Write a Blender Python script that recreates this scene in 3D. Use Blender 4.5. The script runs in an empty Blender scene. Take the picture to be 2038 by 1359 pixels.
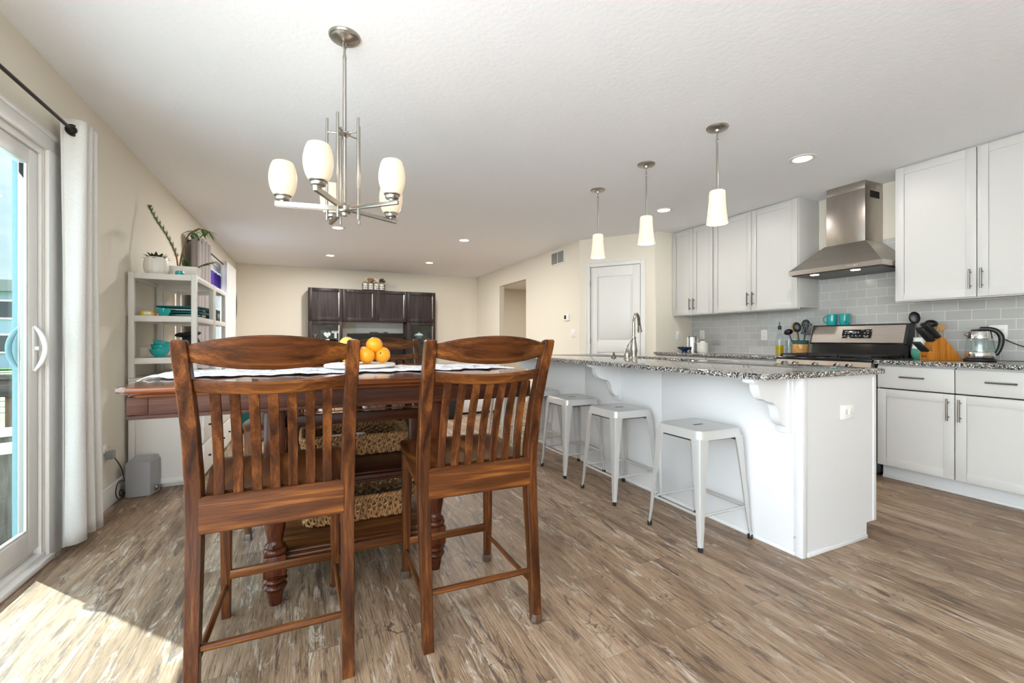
import bpy, bmesh, math, random
from mathutils import Vector, Matrix
R = random.Random(11)
SC = bpy.context.scene
COL = SC.collection
PI = math.pi
rad = math.radians

# ------------------------------------------------------------------ materials
def c(h):
    h = h.lstrip('#')
    v = [int(h[i:i + 2], 16) / 255 for i in (0, 2, 4)]
    return tuple(x / 12.92 if x <= .04045 else ((x + .055) / 1.055) ** 2.4 for x in v) + (1,)

def new(name):
    m = bpy.data.materials.new(name); m.use_nodes = True
    t = m.node_tree
    return m, t.nodes, t.links, t.nodes['Principled BSDF']

def node(n, typ, **k):
    x = n.new(typ)
    for a, v in k.items():
        if hasattr(x, a): setattr(x, a, v)
        else: x.inputs[a.replace('_', ' ')].default_value = v
    return x

def coords(n, l, scale=(1, 1, 1), rot=(0, 0, 0), kind='Object'):
    tc = n.new('ShaderNodeTexCoord'); mp = n.new('ShaderNodeMapping')
    mp.inputs['Scale'].default_value = scale; mp.inputs['Rotation'].default_value = rot
    l.new(tc.outputs[kind], mp.inputs['Vector'])
    return mp.outputs['Vector']

def noise(n, l, vec, scale, detail=4, dist=0, rough=.55):
    x = n.new('ShaderNodeTexNoise')
    x.inputs['Scale'].default_value = scale; x.inputs['Detail'].default_value = detail
    x.inputs['Distortion'].default_value = dist; x.inputs['Roughness'].default_value = rough
    l.new(vec, x.inputs['Vector'])
    return x.outputs['Fac']

def ramp(n, l, fac, stops):
    r = n.new('ShaderNodeValToRGB'); e = r.color_ramp.elements
    while len(e) < len(stops): e.new(.5)
    for i, (p, col) in enumerate(stops):
        e[i].position = p; e[i].color = col if len(col) == 4 else tuple(col) + (1,)
    l.new(fac, r.inputs['Fac'])
    return r.outputs['Color']

def mix(n, l, fac, a, b, mode='MIX'):
    x = n.new('ShaderNodeMix'); x.data_type = 'RGBA'; x.blend_type = mode
    for sock, v in ((x.inputs[0], fac), (x.inputs[6], a), (x.inputs[7], b)):
        if hasattr(v, 'is_linked') or hasattr(v, 'links'): l.new(v, sock)
        else: sock.default_value = v
    return x.outputs[2]

def bump(n, l, b, h, strength=.2, dist=.002):
    x = n.new('ShaderNodeBump'); x.inputs['Strength'].default_value = strength
    x.inputs['Distance'].default_value = dist
    l.new(h, x.inputs['Height']); l.new(x.outputs['Normal'], b.inputs['Normal'])

def mat(name, col, rough=.5, metal=0, bmp=None, var=None, emit=None, es=0, coat=0, spec=None):
    m, n, l, b = new(name)
    col = c(col) if isinstance(col, str) else col
    b.inputs['Base Color'].default_value = col
    b.inputs['Roughness'].default_value = rough; b.inputs['Metallic'].default_value = metal
    if coat: b.inputs['Coat Weight'].default_value = coat; b.inputs['Coat Roughness'].default_value = .08
    if spec is not None: b.inputs['Specular IOR Level'].default_value = spec
    if emit:
        b.inputs['Emission Color'].default_value = c(emit); b.inputs['Emission Strength'].default_value = es
    v = coords(n, l)
    if var:
        f = noise(n, l, v, var[0], 4)
        d = tuple(x * (1 - var[1]) for x in col[:3]) + (1,)
        u = tuple(min(1, x * (1 + var[1])) for x in col[:3]) + (1,)
        l.new(ramp(n, l, f, [(.3, d), (.7, u)]), b.inputs['Base Color'])
    if bmp: bump(n, l, b, noise(n, l, v, bmp[0], 3), bmp[1], bmp[2])
    return m

def wood(name, dark, mid, light, axis=0, rough=.3, fine=1.0, coat=0.0, stretch=20):
    # long soft figure plus fine pores, both drawn out along the grain axis
    m, n, l, b = new(name)
    sc = [stretch, stretch, stretch]; sc[axis] = 1.1
    v = coords(n, l, tuple(sc))
    f = noise(n, l, v, 1.5 * fine, 8, .6, .6)
    col = ramp(n, l, f, [(.3, c(dark)), (.52, c(mid)), (.74, c(light))])
    sc2 = [s * 4 for s in sc]; sc2[axis] = 2.2
    g = noise(n, l, coords(n, l, tuple(sc2)), 3.5 * fine, 3, 0, .5)
    gcol = ramp(n, l, g, [(.34, (.52, .47, .44, 1)), (.56, (1, 1, 1, 1))])
    col = mix(n, l, .7, col, gcol, 'MULTIPLY')
    l.new(col, b.inputs['Base Color'])
    b.inputs['Roughness'].default_value = rough; b.inputs['Specular IOR Level'].default_value = .22
    if coat: b.inputs['Coat Weight'].default_value = coat; b.inputs['Coat Roughness'].default_value = .06
    bump(n, l, b, g, .12, .001)
    return m

def mat_floor():
    m, n, l, b = new('weathered_plank_floor')
    v0 = coords(n, l, (1, 1, 1), (0, 0, PI / 2))
    br = n.new('ShaderNodeTexBrick')
    for k, v in (('Scale', 1), ('Mortar Size', .0007), ('Mortar Smooth', .3), ('Bias', 0), ('Brick Width', 1.22), ('Row Height', .18)):
        br.inputs[k].default_value = v
    br.offset = .37; br.offset_frequency = 2
    br.inputs['Color1'].default_value = (0, 0, 0, 1); br.inputs['Color2'].default_value = (1, 1, 1, 1)
    br.inputs['Mortar'].default_value = (.5, .5, .5, 1)
    l.new(v0, br.inputs['Vector'])
    # per-plank shift of the grain
    sep = n.new('ShaderNodeVectorMath'); sep.operation = 'SCALE'; sep.inputs['Scale'].default_value = 7.0
    l.new(br.outputs['Color'], sep.inputs[0])
    add = n.new('ShaderNodeVectorMath'); add.operation = 'ADD'
    l.new(coords(n, l, (1, 1, 1)), add.inputs[0]); l.new(sep.outputs[0], add.inputs[1])
    def stretched(s):
        mp = n.new('ShaderNodeMapping'); mp.inputs['Scale'].default_value = s
        l.new(add.outputs[0], mp.inputs['Vector']); return mp.outputs['Vector']
    broad = noise(n, l, stretched((5, .8, 1)), 1.3, 6, .8, .6)
    flake = noise(n, l, stretched((13, 2.6, 1)), 1.25, 10, 1.2, .74)
    stain = noise(n, l, stretched((15, 2.0, 3)), 1.4, 10, 1.0, .74)
    grain = noise(n, l, stretched((120, 3.6, 1)), 1.4, 6, .8, .68)
    fine = noise(n, l, stretched((330, 12, 1)), 1.2, 3, .3, .6)
    base = ramp(n, l, broad, [(.30, c('#6c5642')), (.45, c('#887058')), (.58, c('#9f866d')), (.72, c('#b29d87'))])
    fl = ramp(n, l, flake, [(.54, (0, 0, 0, 1)), (.62, (.85, .85, .85, 1))])
    col = mix(n, l, fl, base, c('#bdb09f'))
    sn_ = ramp(n, l, stain, [(.53, (0, 0, 0, 1)), (.61, (.8, .8, .8, 1))])
    col = mix(n, l, sn_, col, c('#54433a'))
    gr = ramp(n, l, grain, [(.36, (.36, .31, .27, 1)), (.46, (.86, .84, .82, 1)), (.60, (1.1, 1.09, 1.08, 1))])
    fn = ramp(n, l, fine, [(.38, (.55, .5, .47, 1)), (.47, (1, 1, 1, 1))])
    col = mix(n, l, .8, col, gr, 'MULTIPLY'); col = mix(n, l, .6, col, fn, 'MULTIPLY')
    tint = ramp(n, l, br.outputs['Color'], [(0, (.90, .87, .84, 1)), (1, (1.05, 1.05, 1.06, 1))])
    col = mix(n, l, .7, col, tint, 'MULTIPLY')
    # cracks and knots in scattered patches
    wob = n.new('ShaderNodeVectorMath'); wob.operation = 'MULTIPLY_ADD'
    nz = n.new('ShaderNodeTexNoise'); nz.inputs['Scale'].default_value = 9; nz.inputs['Detail'].default_value = 4
    l.new(add.outputs[0], nz.inputs['Vector'])
    l.new(nz.outputs['Color'], wob.inputs[0]); wob.inputs[1].default_value = (.22, .35, 0)
    l.new(add.outputs[0], wob.inputs[2])
    mpv = n.new('ShaderNodeMapping'); mpv.inputs['Scale'].default_value = (15, 5, 1); l.new(wob.outputs[0], mpv.inputs['Vector'])
    vo = n.new('ShaderNodeTexVoronoi'); vo.feature = 'DISTANCE_TO_EDGE'; vo.inputs['Scale'].default_value = 1.0
    l.new(mpv.outputs['Vector'], vo.inputs['Vector'])
    crack = ramp(n, l, vo.outputs['Distance'], [(0, (1, 1, 1, 1)), (.035, (0, 0, 0, 1))])
    where = ramp(n, l, noise(n, l, stretched((4.5, 2.6, 1)), 1.5, 4, .6), [(.57, (0, 0, 0, 1)), (.64, (.9, .9, .9, 1))])
    cm = mix(n, l, 1.0, crack, where, 'MULTIPLY')
    col = mix(n, l, cm, col, c('#3f3228'))
    line = mix(n, l, br.outputs['Fac'], col, c('#4b3e35'))
    l.new(line, b.inputs['Base Color'])
    rr = ramp(n, l, grain, [(.3, (.52, .52, .52, 1)), (.7, (.38, .38, .38, 1))])
    l.new(rr, b.inputs['Roughness'])
    bump(n, l, b, grain, .3, .0012)
    return m

def mat_granite():
    m, n, l, b = new('speckled_granite')
    v = coords(n, l)
    f = noise(n, l, v, 105, 5, .9, .62)
    col = ramp(n, l, f, [(.40, c('#1b1a1a')), (.47, c('#4c4a49')), (.53, c('#8e8b88')), (.60, c('#dedad4'))])
    w = n.new('ShaderNodeTexVoronoi'); w.inputs['Scale'].default_value = 130
    l.new(v, w.inputs['Vector'])
    w2 = ramp(n, l, w.outputs['Color'], [(.25, (.1, .1, .1, 1)), (.4, (.9, .9, .9, 1)), (.8, (1.25, 1.23, 1.2, 1))])
    col = mix(n, l, .75, col, w2, 'MULTIPLY')
    l.new(col, b.inputs['Base Color'])
    b.inputs['Roughness'].default_value = .025
    return m

def mat_tile():
    m, n, l, b = new('grey_subway_tile')
    tc = n.new('ShaderNodeTexCoord'); sp = n.new('ShaderNodeSeparateXYZ'); cb = n.new('ShaderNodeCombineXYZ')
    l.new(tc.outputs['Object'], sp.inputs[0])
    l.new(sp.outputs['Y'], cb.inputs['X']); l.new(sp.outputs['Z'], cb.inputs['Y'])
    br = n.new('ShaderNodeTexBrick')
    for k, v in (('Scale', 1), ('Mortar Size', .0018), ('Mortar Smooth', .1), ('Brick Width', .1555), ('Row Height', .0767)):
        br.inputs[k].default_value = v
    br.inputs['Color1'].default_value = c('#b0afad'); br.inputs['Color2'].default_value = c('#bbbab7')
    br.inputs['Mortar'].default_value = c('#d9d8d3')
    mp = n.new('ShaderNodeMapping'); mp.inputs['Location'].default_value = (.03, -.914 + .0767 * 12, 0)
    l.new(cb.outputs[0], mp.inputs['Vector']); l.new(mp.outputs[0], br.inputs['Vector'])
    l.new(br.outputs['Color'], b.inputs['Base Color'])
    l.new(ramp(n, l, br.outputs['Fac'], [(0, (.08, .08, .08, 1)), (1, (.7, .7, .7, 1))]), b.inputs['Roughness'])
    inv = n.new('ShaderNodeMath'); inv.operation = 'SUBTRACT'; inv.inputs[0].default_value = 1
    l.new(br.outputs['Fac'], inv.inputs[1])
    h = n.new('ShaderNodeMath'); h.operation = 'MULTIPLY_ADD'; h.inputs[1].default_value = .22
    l.new(noise(n, l, tc.outputs['Object'], 9, 2), h.inputs[0]); l.new(inv.outputs[0], h.inputs[2])
    bump(n, l, b, h.outputs[0], .35, .004)
    return m

def mat_steel(name, col, rough, axis, dark=.93):
    m, n, l, b = new(name)
    s = [260, 260, 260]; s[axis] = 3
    f = noise(n, l, coords(n, l, tuple(s)), 1, 3)
    a = c(col); d = tuple(x * dark for x in a[:3]) + (1,)
    l.new(ramp(n, l, f, [(.3, d), (.7, a)]), b.inputs['Base Color'])
    b.inputs['Metallic'].default_value = 1; b.inputs['Roughness'].default_value = rough
    l.new(ramp(n, l, f, [(.3, (rough * .9,) * 3 + (1,)), (.7, (rough * 1.1,) * 3 + (1,))]), b.inputs['Roughness'])
    return m

def mat_pane(name, tint, gl=.9, rough=.0, f0=.035):
    m, n, l, b = new(name)
    n.remove(b)
    tr = n.new('ShaderNodeBsdfTransparent'); tr.inputs['Color'].default_value = tint
    gs = n.new('ShaderNodeBsdfGlossy'); gs.inputs['Roughness'].default_value = rough; gs.inputs['Color'].default_value = (gl, gl, gl, 1)
    lw = n.new('ShaderNodeLayerWeight'); lw.inputs['Blend'].default_value = .5
    pw = n.new('ShaderNodeMath'); pw.operation = 'POWER'; pw.inputs[1].default_value = 4
    fr = n.new('ShaderNodeMath'); fr.operation = 'MULTIPLY_ADD'; fr.inputs[1].default_value = .45; fr.inputs[2].default_value = f0
    l.new(lw.outputs['Facing'], pw.inputs[0]); l.new(pw.outputs[0], fr.inputs[0])
    mx = n.new('ShaderNodeMixShader')
    l.new(fr.outputs[0], mx.inputs[0]); l.new(tr.outputs[0], mx.inputs[1]); l.new(gs.outputs[0], mx.inputs[2])
    l.new(mx.outputs[0], n['Material Output'].inputs['Surface'])
    return m

def mat_shade(name, col, es):
    m, n, l, b = new(name)
    b.inputs['Base Color'].default_value = c('#b9b0a2'); b.inputs['Roughness'].default_value = .3
    b.inputs['Emission Color'].default_value = c(col)
    # opal glass lit from inside: brightest where the bulb sits behind the glass
    lw = n.new('ShaderNodeLayerWeight'); lw.inputs['Blend'].default_value = .35
    mr = n.new('ShaderNodeMapRange'); mr.inputs['To Min'].default_value = es; mr.inputs['To Max'].default_value = es * .62
    l.new(lw.outputs['Facing'], mr.inputs['Value']); l.new(mr.outputs[0], b.inputs['Emission Strength'])
    return m

def mat_cloth():
    m, n, l, b = new('patterned_runner_cloth')
    v = coords(n, l)
    w = n.new('ShaderNodeTexVoronoi'); w.inputs['Scale'].default_value = 11; l.new(v, w.inputs['Vector'])
    f = noise(n, l, v, 24, 4, 1.5)
    col = ramp(n, l, f, [(.30, c('#4b4a5c')), (.38, c('#a9a8b8')), (.46, c('#efeef0'))])
    pur = ramp(n, l, w.outputs['Distance'], [(.2, c('#7d78b8')), (.34, (1, 1, 1, 1))])
    l.new(mix(n, l, .45, col, pur, 'MULTIPLY'), b.inputs['Base Color'])
    b.inputs['Roughness'].default_value = .9
    return m

WALL = mat('cream_wall_paint', '#e3ddcf', .85, bmp=(55, .12, .002))
CEIL = mat('white_ceiling_texture', '#eff1f5', .95, bmp=(38, .3, .005))
TRIM = mat('white_trim_paint', '#e4e4e2', .35)
CAB = mat('white_cabinet_paint', '#c9c8c5', .38, bmp=(120, .02, .0005))
ISL = mat('pale_grey_island_paint', '#d6d6d7', .4)
GAP = mat('shadow_gap', '#1c1a18', .9)
WOODX = wood('mahogany_grain_across', '#231108', '#563016', '#8f5926', 0, .3)
WOODY = wood('mahogany_grain_along', '#231108', '#542e15', '#885327', 1, .32, .8)
WOODZ = wood('mahogany_grain_upright', '#200f07', '#4b2913', '#7b4a23', 2, .3)
TOPX = wood('polished_table_top_wood', '#43200f', '#6d391d', '#8d5430', 0, .1, coat=.35)
TDARK = wood('dark_table_base_wood', '#200e07', '#391c0f', '#522b17', 0, .3)
TDZ = wood('dark_turned_wood', '#2a1209', '#4a2413', '#6a381d', 2, .2, coat=.1)
ESPX = wood('espresso_wood', '#211b1b', '#332a2a', '#453a39', 2, .4)
GRAN = mat_granite()
TILE = mat_tile()
FLOOR = mat_floor()
NICKEL = mat('brushed_nickel', '#aaa69f', .3, 1)
STEELX = mat_steel('stainless_steel_vertical_brush', '#b4aca4', .3, 2)
STEELY = mat_steel('stainless_steel_horizontal_brush', '#b7b0a8', .3, 1)
CHROME = mat('polished_chrome', '#d8d8d8', .08, 1)
HANDLE = mat('dark_nickel_pull', '#6f6b66', .3, 1)
BLACK = mat('black_plastic', '#121213', .35)
BLKGL = mat('black_enamel_gloss', '#101011', .12)
IRON = mat('cast_iron', '#1a1a1b', .6, bmp=(200, .3, .001))
STOOL = mat('painted_silver_metal', '#c4c4c2', .3, .35)
RUBBER = mat('black_rubber', '#171717', .8)
TEAL = mat('turquoise_glaze', '#17a3a3', .12, coat=.5)
DTEAL = mat('deep_teal_glaze', '#0d5d62', .15, coat=.4)
WHITEP = mat('white_plastic', '#eceae6', .35)
SHELFW = mat('white_metal_shelf', '#dcdad5', .45)
CERAM = mat('white_ceramic', '#e6e2da', .3)
LEAF = mat('green_leaf', '#4c7a34', .5, var=(30, .35))
LEAFD = mat('dark_green_leaf', '#2c4a26', .45, var=(30, .3))
STEM = mat('brown_stem', '#8a5a37', .8, var=(40, .3))
SUBG = mat('grey_speaker_paint', '#9b9b9d', .5)
CURT = mat('pale_grey_linen', '#dddcd9', .95, bmp=(350, .35, .002), var=(140, .05))
CURTG = mat('grey_curtain_cloth', '#a09a99', .95, bmp=(350, .3, .002))
CURTW = mat('white_curtain_cloth', '#e6e4e2', .95, bmp=(350, .3, .002))
PURP = mat('purple_cloth', '#5a35b0', .8, emit='#5a30c0', es=0)
ROD = mat('bronze_rod', '#2b2422', .4, .6)
ORANGE = mat('orange_peel', '#f0a018', .38, bmp=(220, .35, .001), var=(8, .08))
LEMON = mat('pale_yellow_skin', '#e3cd62', .45, var=(10, .1))
RED = mat('pink_apple_skin', '#c8665a', .4, var=(12, .25))
WICK = mat('woven_seagrass', '#956a40', .55, var=(45, .45))
WICKD = mat('dark_basket_lining', '#55402c', .9, var=(60, .4))
PAPER = mat('printed_paper', '#d9dadb', .8, var=(120, .08))
KNIFEW = wood('honey_beech', '#a3621f', '#bf7a2d', '#d19040', 2, .4)
SPOONW = wood('pale_spoon_wood', '#a07246', '#bf9360', '#d2ab7b', 2, .6)
OIL = mat('olive_oil', '#b39a10', .05)
BLUEB = mat('blue_glass_bowl', '#1c3a5e', .12)
CROCK = mat('tan_patterned_stoneware', '#c08e4c', .4, var=(45, .35))
WPANE = mat_pane('far_window_glass', (.52, .55, .57, 1), .7)
GLASS = mat_pane('clear_glass', (.93, .96, .96, 1))
CLEAR = mat_pane('clear_plastic_cap', (.8, .82, .83, 1), .95, .08, .22)
PANE = mat_pane('tinted_door_glass', (.68, .76, .77, 1), .6)
SHC = mat_shade('lit_opal_shade_chandelier', '#ffdfb2', .30)
SHP = mat_shade('lit_opal_shade_pendant', '#ffe6c8', .42)
LED = mat('lit_led_disc', '#ffffff', .5, emit='#fff6ea', es=8)
MIRR = mat('mirror_face', '#e8e8ea', .03, 1)
SCREEN = mat('tv_screen', '#0a0a0b', .1)
DECKW = wood('weathered_deck_wood', '#3d3833', '#554d47', '#6b625a', 0, .8, stretch=8)
DECKZ = wood('weathered_rail_wood', '#4a3629', '#66503f', '#7d6552', 2, .8, stretch=8)
GREYW = wood('grey_chair_wood', '#4f4b46', '#67625c', '#7d7871', 2, .8, stretch=8)
JAMB = mat('pale_aqua_jamb_paint', '#6a8c90', .5, var=(30, .03))
GRASS = mat('lawn_grass', '#7d9c58', .9, var=(3, .2))
HOUSE = mat('grey_blue_siding', '#7d8794', .8)
HROOF = mat('grey_roof', '#6c6a68', .9)
BARK = mat('tree_bark', '#5c4a3a', .9)
COPPER = mat('copper_wire', '#b56a43', .3, .8)
HALLW = mat('tan_hall_paint', '#d0c8b8', .85)
CHESTW = wood('orange_pine', '#8b3f17', '#b45c29', '#cf7e45', 2, .35)

# ------------------------------------------------------------------ mesh helper
class MB:
    def __init__(s): s.bm = bmesh.new()
    def add(s, verts, faces):
        vs = [s.bm.verts.new(v) for v in verts]
        for f in faces:
            try: s.bm.faces.new([vs[i] for i in f])
            except ValueError: pass
        return s
    def box(s, x0, x1, y0, y1, z0, z1, b=0, seg=2, M=None):
        x0, x1 = min(x0, x1), max(x0, x1); y0, y1 = min(y0, y1), max(y0, y1); z0, z1 = min(z0, z1), max(z0, z1)
        r = bmesh.ops.create_cube(s.bm, size=1)
        vs = r['verts']
        for v in vs:
            v.co = Vector(((x0 + x1) / 2 + v.co.x * (x1 - x0), (y0 + y1) / 2 + v.co.y * (y1 - y0), (z0 + z1) / 2 + v.co.z * (z1 - z0)))
        if M is not None:
            for v in vs: v.co = M @ v.co
        if b:
            b = min(b, .45 * min(x1 - x0, y1 - y0, z1 - z0))
            es = list({e for v in vs for e in v.link_edges})
            bmesh.ops.bevel(s.bm, geom=es, offset=b, segments=seg, affect='EDGES', profile=.5)
        return s
    def loft(s, rings, cap=True, closed=True):
        rs = [[s.bm.verts.new(p) for p in r] for r in rings]
        n = len(rs[0])
        for a, b in zip(rs, rs[1:]):
            for i in range(n if closed else n - 1):
                j = (i + 1) % n
                try: s.bm.faces.new((a[i], a[j], b[j], b[i]))
                except ValueError: pass
        if cap and closed:
            for r in (rs[0], rs[-1]):
                try: s.bm.faces.new(r)
                except ValueError: pass
        return s
    def prism(s, pts, axis, a, b):
        def P(p, t):
            return {'x': (t, p[0], p[1]), 'y': (p[0], t, p[1]), 'z': (p[0], p[1], t)}[axis]
        return s.loft([[P(p, a) for p in pts], [P(p, b) for p in pts]])
    def tube(s, pts, r, n=10, cap=True, flat=1.0):
        pts = [Vector(p) for p in pts]
        rr = r if isinstance(r, (list, tuple)) else [r] * len(pts)
        rings = []; up = None
        for i, p in enumerate(pts):
            d = (pts[min(i + 1, len(pts) - 1)] - pts[max(i - 1, 0)])
            if d.length < 1e-9: d = Vector((0, 0, 1))
            d.normalize()
            if up is None:
                up = Vector((0, 0, 1)) if abs(d.z) < .9 else Vector((1, 0, 0))
            u = (up - d * up.dot(d))
            if u.length < 1e-6: u = d.orthogonal()
            u.normalize(); up = u
            w = d.cross(u)
            rings.append([p + (u * math.cos(2 * PI * k / n) * flat + w * math.sin(2 * PI * k / n)) * rr[i] for k in range(n)])
        return s.loft(rings, cap)
    def lathe(s, prof, cen=(0, 0, 0), n=24, M=None, sx=1, sy=1):
        rings = []
        for r, z in prof:
            r = max(r, 1e-4)
            ring = [Vector((r * sx * math.cos(2 * PI * k / n), r * sy * math.sin(2 * PI * k / n), z)) for k in range(n)]
            if M is not None: ring = [M @ p for p in ring]
            rings.append([p + Vector(cen) for p in ring])
        s.loft(rings, False)
        k = len(s.bm.verts)
        s.bm.verts.ensure_lookup_table()
        for r, st in ((prof[0][0], k - n * len(prof)), (prof[-1][0], k - n)):
            if r < .0065: s.bm.faces.new([s.bm.verts[st + i] for i in range(n)])
        return s
    def ball(s, cen, r, sc=(1, 1, 1), n=16, M=None):
        prof = [(math.sin(PI * i / 10), -math.cos(PI * i / 10)) for i in range(11)]
        rings = []
        for q, z in prof:
            q = max(q, 1e-3)
            ring = [Vector((q * math.cos(2 * PI * k / n) * r * sc[0], q * math.sin(2 * PI * k / n) * r * sc[1], z * r * sc[2])) for k in range(n)]
            if M is not None: ring = [M @ p for p in ring]
            rings.append([p + Vector(cen) for p in ring])
        return s.loft(rings, True)
    def rbar(s, pts, wx, wy, ch=.15, rot=None):
        """rectangular bar (chamfered) swept along pts with horizontal sections wx by wy"""
        rings = []
        for i, p in enumerate(pts):
            a = (wx[i] if isinstance(wx, (list, tuple)) else wx) / 2
            b = (wy[i] if isinstance(wy, (list, tuple)) else wy) / 2
            k = ch * min(a, b)
            sec = [(-a + k, -b), (a - k, -b), (a, -b + k), (a, b - k), (a - k, b), (-a + k, b), (-a, b - k), (-a, -b + k)]
            if rot: sec = [(x * math.cos(rot) - y * math.sin(rot), x * math.sin(rot) + y * math.cos(rot)) for x, y in sec]
            rings.append([(p[0] + x, p[1] + y, p[2]) for x, y in sec])
        return s.loft(rings)
    def build(s, name, m, parent=None, local=False, smooth=35):
        bm = s.bm
        bmesh.ops.remove_doubles(bm, verts=bm.verts, dist=1e-6)
        bmesh.ops.recalc_face_normals(bm, faces=bm.faces)
        me = bpy.data.meshes.new(name)
        bm.to_mesh(me); bm.free()
        me.materials.append(m)
        o = bpy.data.objects.new(name, me); COL.objects.link(o)
        if parent:
            o.parent = parent
            if not local:
                t = parent
                while t.parent: t = t.parent
                me.transform(Matrix.Translation(-t.location))
        if smooth:
            for p in me.polygons: p.use_smooth = True
            me.set_sharp_from_angle(angle=rad(smooth))
        return o

def spine(pts, n):
    out = []
    for i in range(n + 1):
        t = i / n * (len(pts) - 1); j = min(int(t), len(pts) - 2); f = t - j
        a_ = Vector(pts[max(j - 1, 0)]); b2 = Vector(pts[j]); c_ = Vector(pts[j + 1]); d_ = Vector(pts[min(j + 2, len(pts) - 1)])
        out.append(.5 * ((2 * b2) + (-a_ + c_) * f + (2 * a_ - 5 * b2 + 4 * c_ - d_) * f * f + (-a_ + 3 * b2 - 3 * c_ + d_) * f ** 3))
    return out
def smooth_tube(k, pts, rs, n=12, m=40):
    q = spine([(r, 0, 0) for r in rs], m)
    return k.tube(spine(pts, m), [v.x for v in q], n)

def tag(o, label=None, cat=None, group=None, kind=None):
    for k, v in (('label', label), ('category', cat), ('group', group), ('kind', kind)):
        if v: o[k] = v
    return o

def thing(name, label, cat, loc=(0, 0, 0), group=None, kind=None, rz=0):
    o = bpy.data.objects.new(name, None); COL.objects.link(o)
    o.location = loc; o.rotation_euler = (0, 0, rz); o.empty_display_size = .05
    return tag(o, label, cat, group, kind)

def struct(name, mb, m, label, cat, smooth=35):
    return tag(mb.build(name, m, smooth=smooth), label, cat, kind='structure')

def dup(o, parent=None):
    n = o.copy(); COL.objects.link(n)
    if parent: n.parent = parent
    for ch in list(o.children): dup(ch, n)
    return n

def put(root, loc, rz, label, group=None, first=[None]):
    n = dup(root); n.location = loc; n.rotation_euler = (0, 0, rz)
    n['label'] = label
    if group: n['group'] = group
    return n

def B(*a, **k): return MB().box(*a, **k)
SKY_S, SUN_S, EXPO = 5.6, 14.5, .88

# ------------------------------------------------------------------ camera
F, TH, HOR, CAMH = 882.2, .4313, 674.6, 1.075
cd = bpy.data.cameras.new('camera'); cam = bpy.data.objects.new('camera', cd); COL.objects.link(cam)
cam.location = (0, 0, CAMH); cam.rotation_euler = (PI / 2, 0, -TH)
cd.sensor_width = 36; cd.sensor_fit = 'HORIZONTAL'; cd.lens = 36 * F / 2038
cd.shift_y = -(679.5 - HOR) / 2038; cd.clip_start = .02; cd.clip_end = 300
SC.camera = cam

XL, YB, XR, XK, YE, H = -1.164, 9.31, 3.412, 4.6, -2.0, 2.44
PA, PB = Vector((3.412, 5.165, 0)), Vector((4.0, 4.36, 0))
T = .10
# ------------------------------------------------------------------ room shell
struct('floor', B(XL - T, 7.2, YE, 11.2, -.12, 0), FLOOR, 'weathered grey-brown plank floor', 'floor')
struct('ceiling', B(XL - T, 7.2, YE, 11.2, H, H + .12), CEIL, 'white textured flat ceiling', 'ceiling')
DY0, DY1, DZ = 1.07, 2.906, 1.995
WY0, WY1, WZ0, WZ1 = 5.95, 7.9, .95, 2.08
w = MB()
w.box(XL - T, XL, DY0 - .1, DY0, 0, H).box(XL - T, XL, DY0, DY1, DZ, H).box(XL - T, XL, DY1, WY0, 0, H)
w.box(XL - T, XL, WY0, WY1, 0, WZ0).box(XL - T, XL, WY0, WY1, WZ1, H).box(XL - T, XL, WY1, YB + T, 0, H)
struct('wall_left', w, WALL, 'cream wall with patio door and far window', 'wall')
struct('wall_back', B(XL - T, XR + T, YB, YB + T, 0, H), WALL, 'cream far wall behind the dark media cabinets', 'wall')
w = MB()
w.box(XR, XR + T, PA.y, 6.835, 0, H).box(XR, XR + T, 6.835, 8.004, 2.11, H).box(XR, XR + T, 8.004, YB, 0, H)
struct('wall_right', w, WALL, 'cream wall with hallway opening and vent', 'wall')
# angled pantry wall, local frame: x along wall, -y to the room
ang = math.atan2(PB.y - PA.y, PB.x - PA.x); LEN = (PB - PA).length
MP = Matrix.Translation(PA) @ Matrix.Rotation(ang, 4, 'Z')
d0, d1 = .148, .826
w = MB()
for a in ((-.01, d0 * LEN, 0, H), (d1 * LEN, LEN, 0, H), (d0 * LEN, d1 * LEN, 2.05, H)):
    w.box(a[0], a[1], 0, .1, a[2], a[3], M=MP)
struct('wall_pantry', w, WALL, 'angled cream wall around the pantry door', 'wall')
struct('wall_return', B(PB.x, XK + T, 4.335, 4.335 + T, 0, H), WALL, 'short cream wall ending the kitchen counter', 'wall')
struct('wall_kitchen', B(XK, XK + T, YE, 4.335 + T, 0, H), WALL, 'cream wall behind range and cabinets', 'wall')
# hallway beyond the opening
struct('wall_hall_end', B(XR + T, 7, 11, 11.1, 0, H), HALLW, 'tan wall at the end of the hallway', 'wall')
struct('wall_hall_side', MB().box(6.9, 7, 5.2, 11, 0, H).box(XR + T, 7, 5.1, 5.2, 0, H).box(XR, XR + T, YB + T, 11.1, 0, H), HALLW, 'tan side walls of the hallway', 'wall')
struct('wall_behind', B(-.1, XK + T, YE - T, YE, 0, H), WALL, 'cream wall behind the camera', 'wall')
# baseboards
def baseboard(name, x0, x1, y0, y1, label):
    struct(name, B(x0, x1, y0, y1, 0, .135, .006), TRIM, label, 'baseboard')
baseboard('baseboard_left', XL, XL + .014, 3.07, YB, 'white baseboard along the left wall')
baseboard('baseboard_back', XL, XR, YB - .014, YB, 'white baseboard along the far wall')
baseboard('baseboard_right', XR - .014, XR, PA.y, 6.835, 'white baseboard left of the pantry door')
baseboard('baseboard_hall', XR - .014, XR, 8.004, YB, 'white baseboard beyond the hallway opening')

# backsplash tiles
struct('backsplash', MB().box(XK - .009, XK, -.6, 4.32, .914, 1.372).box(XK - .009, XK, 1.947, 2.717, 1.372, 1.95), TILE,
       'glossy grey subway tile backsplash behind the range', 'backsplash')

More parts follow.
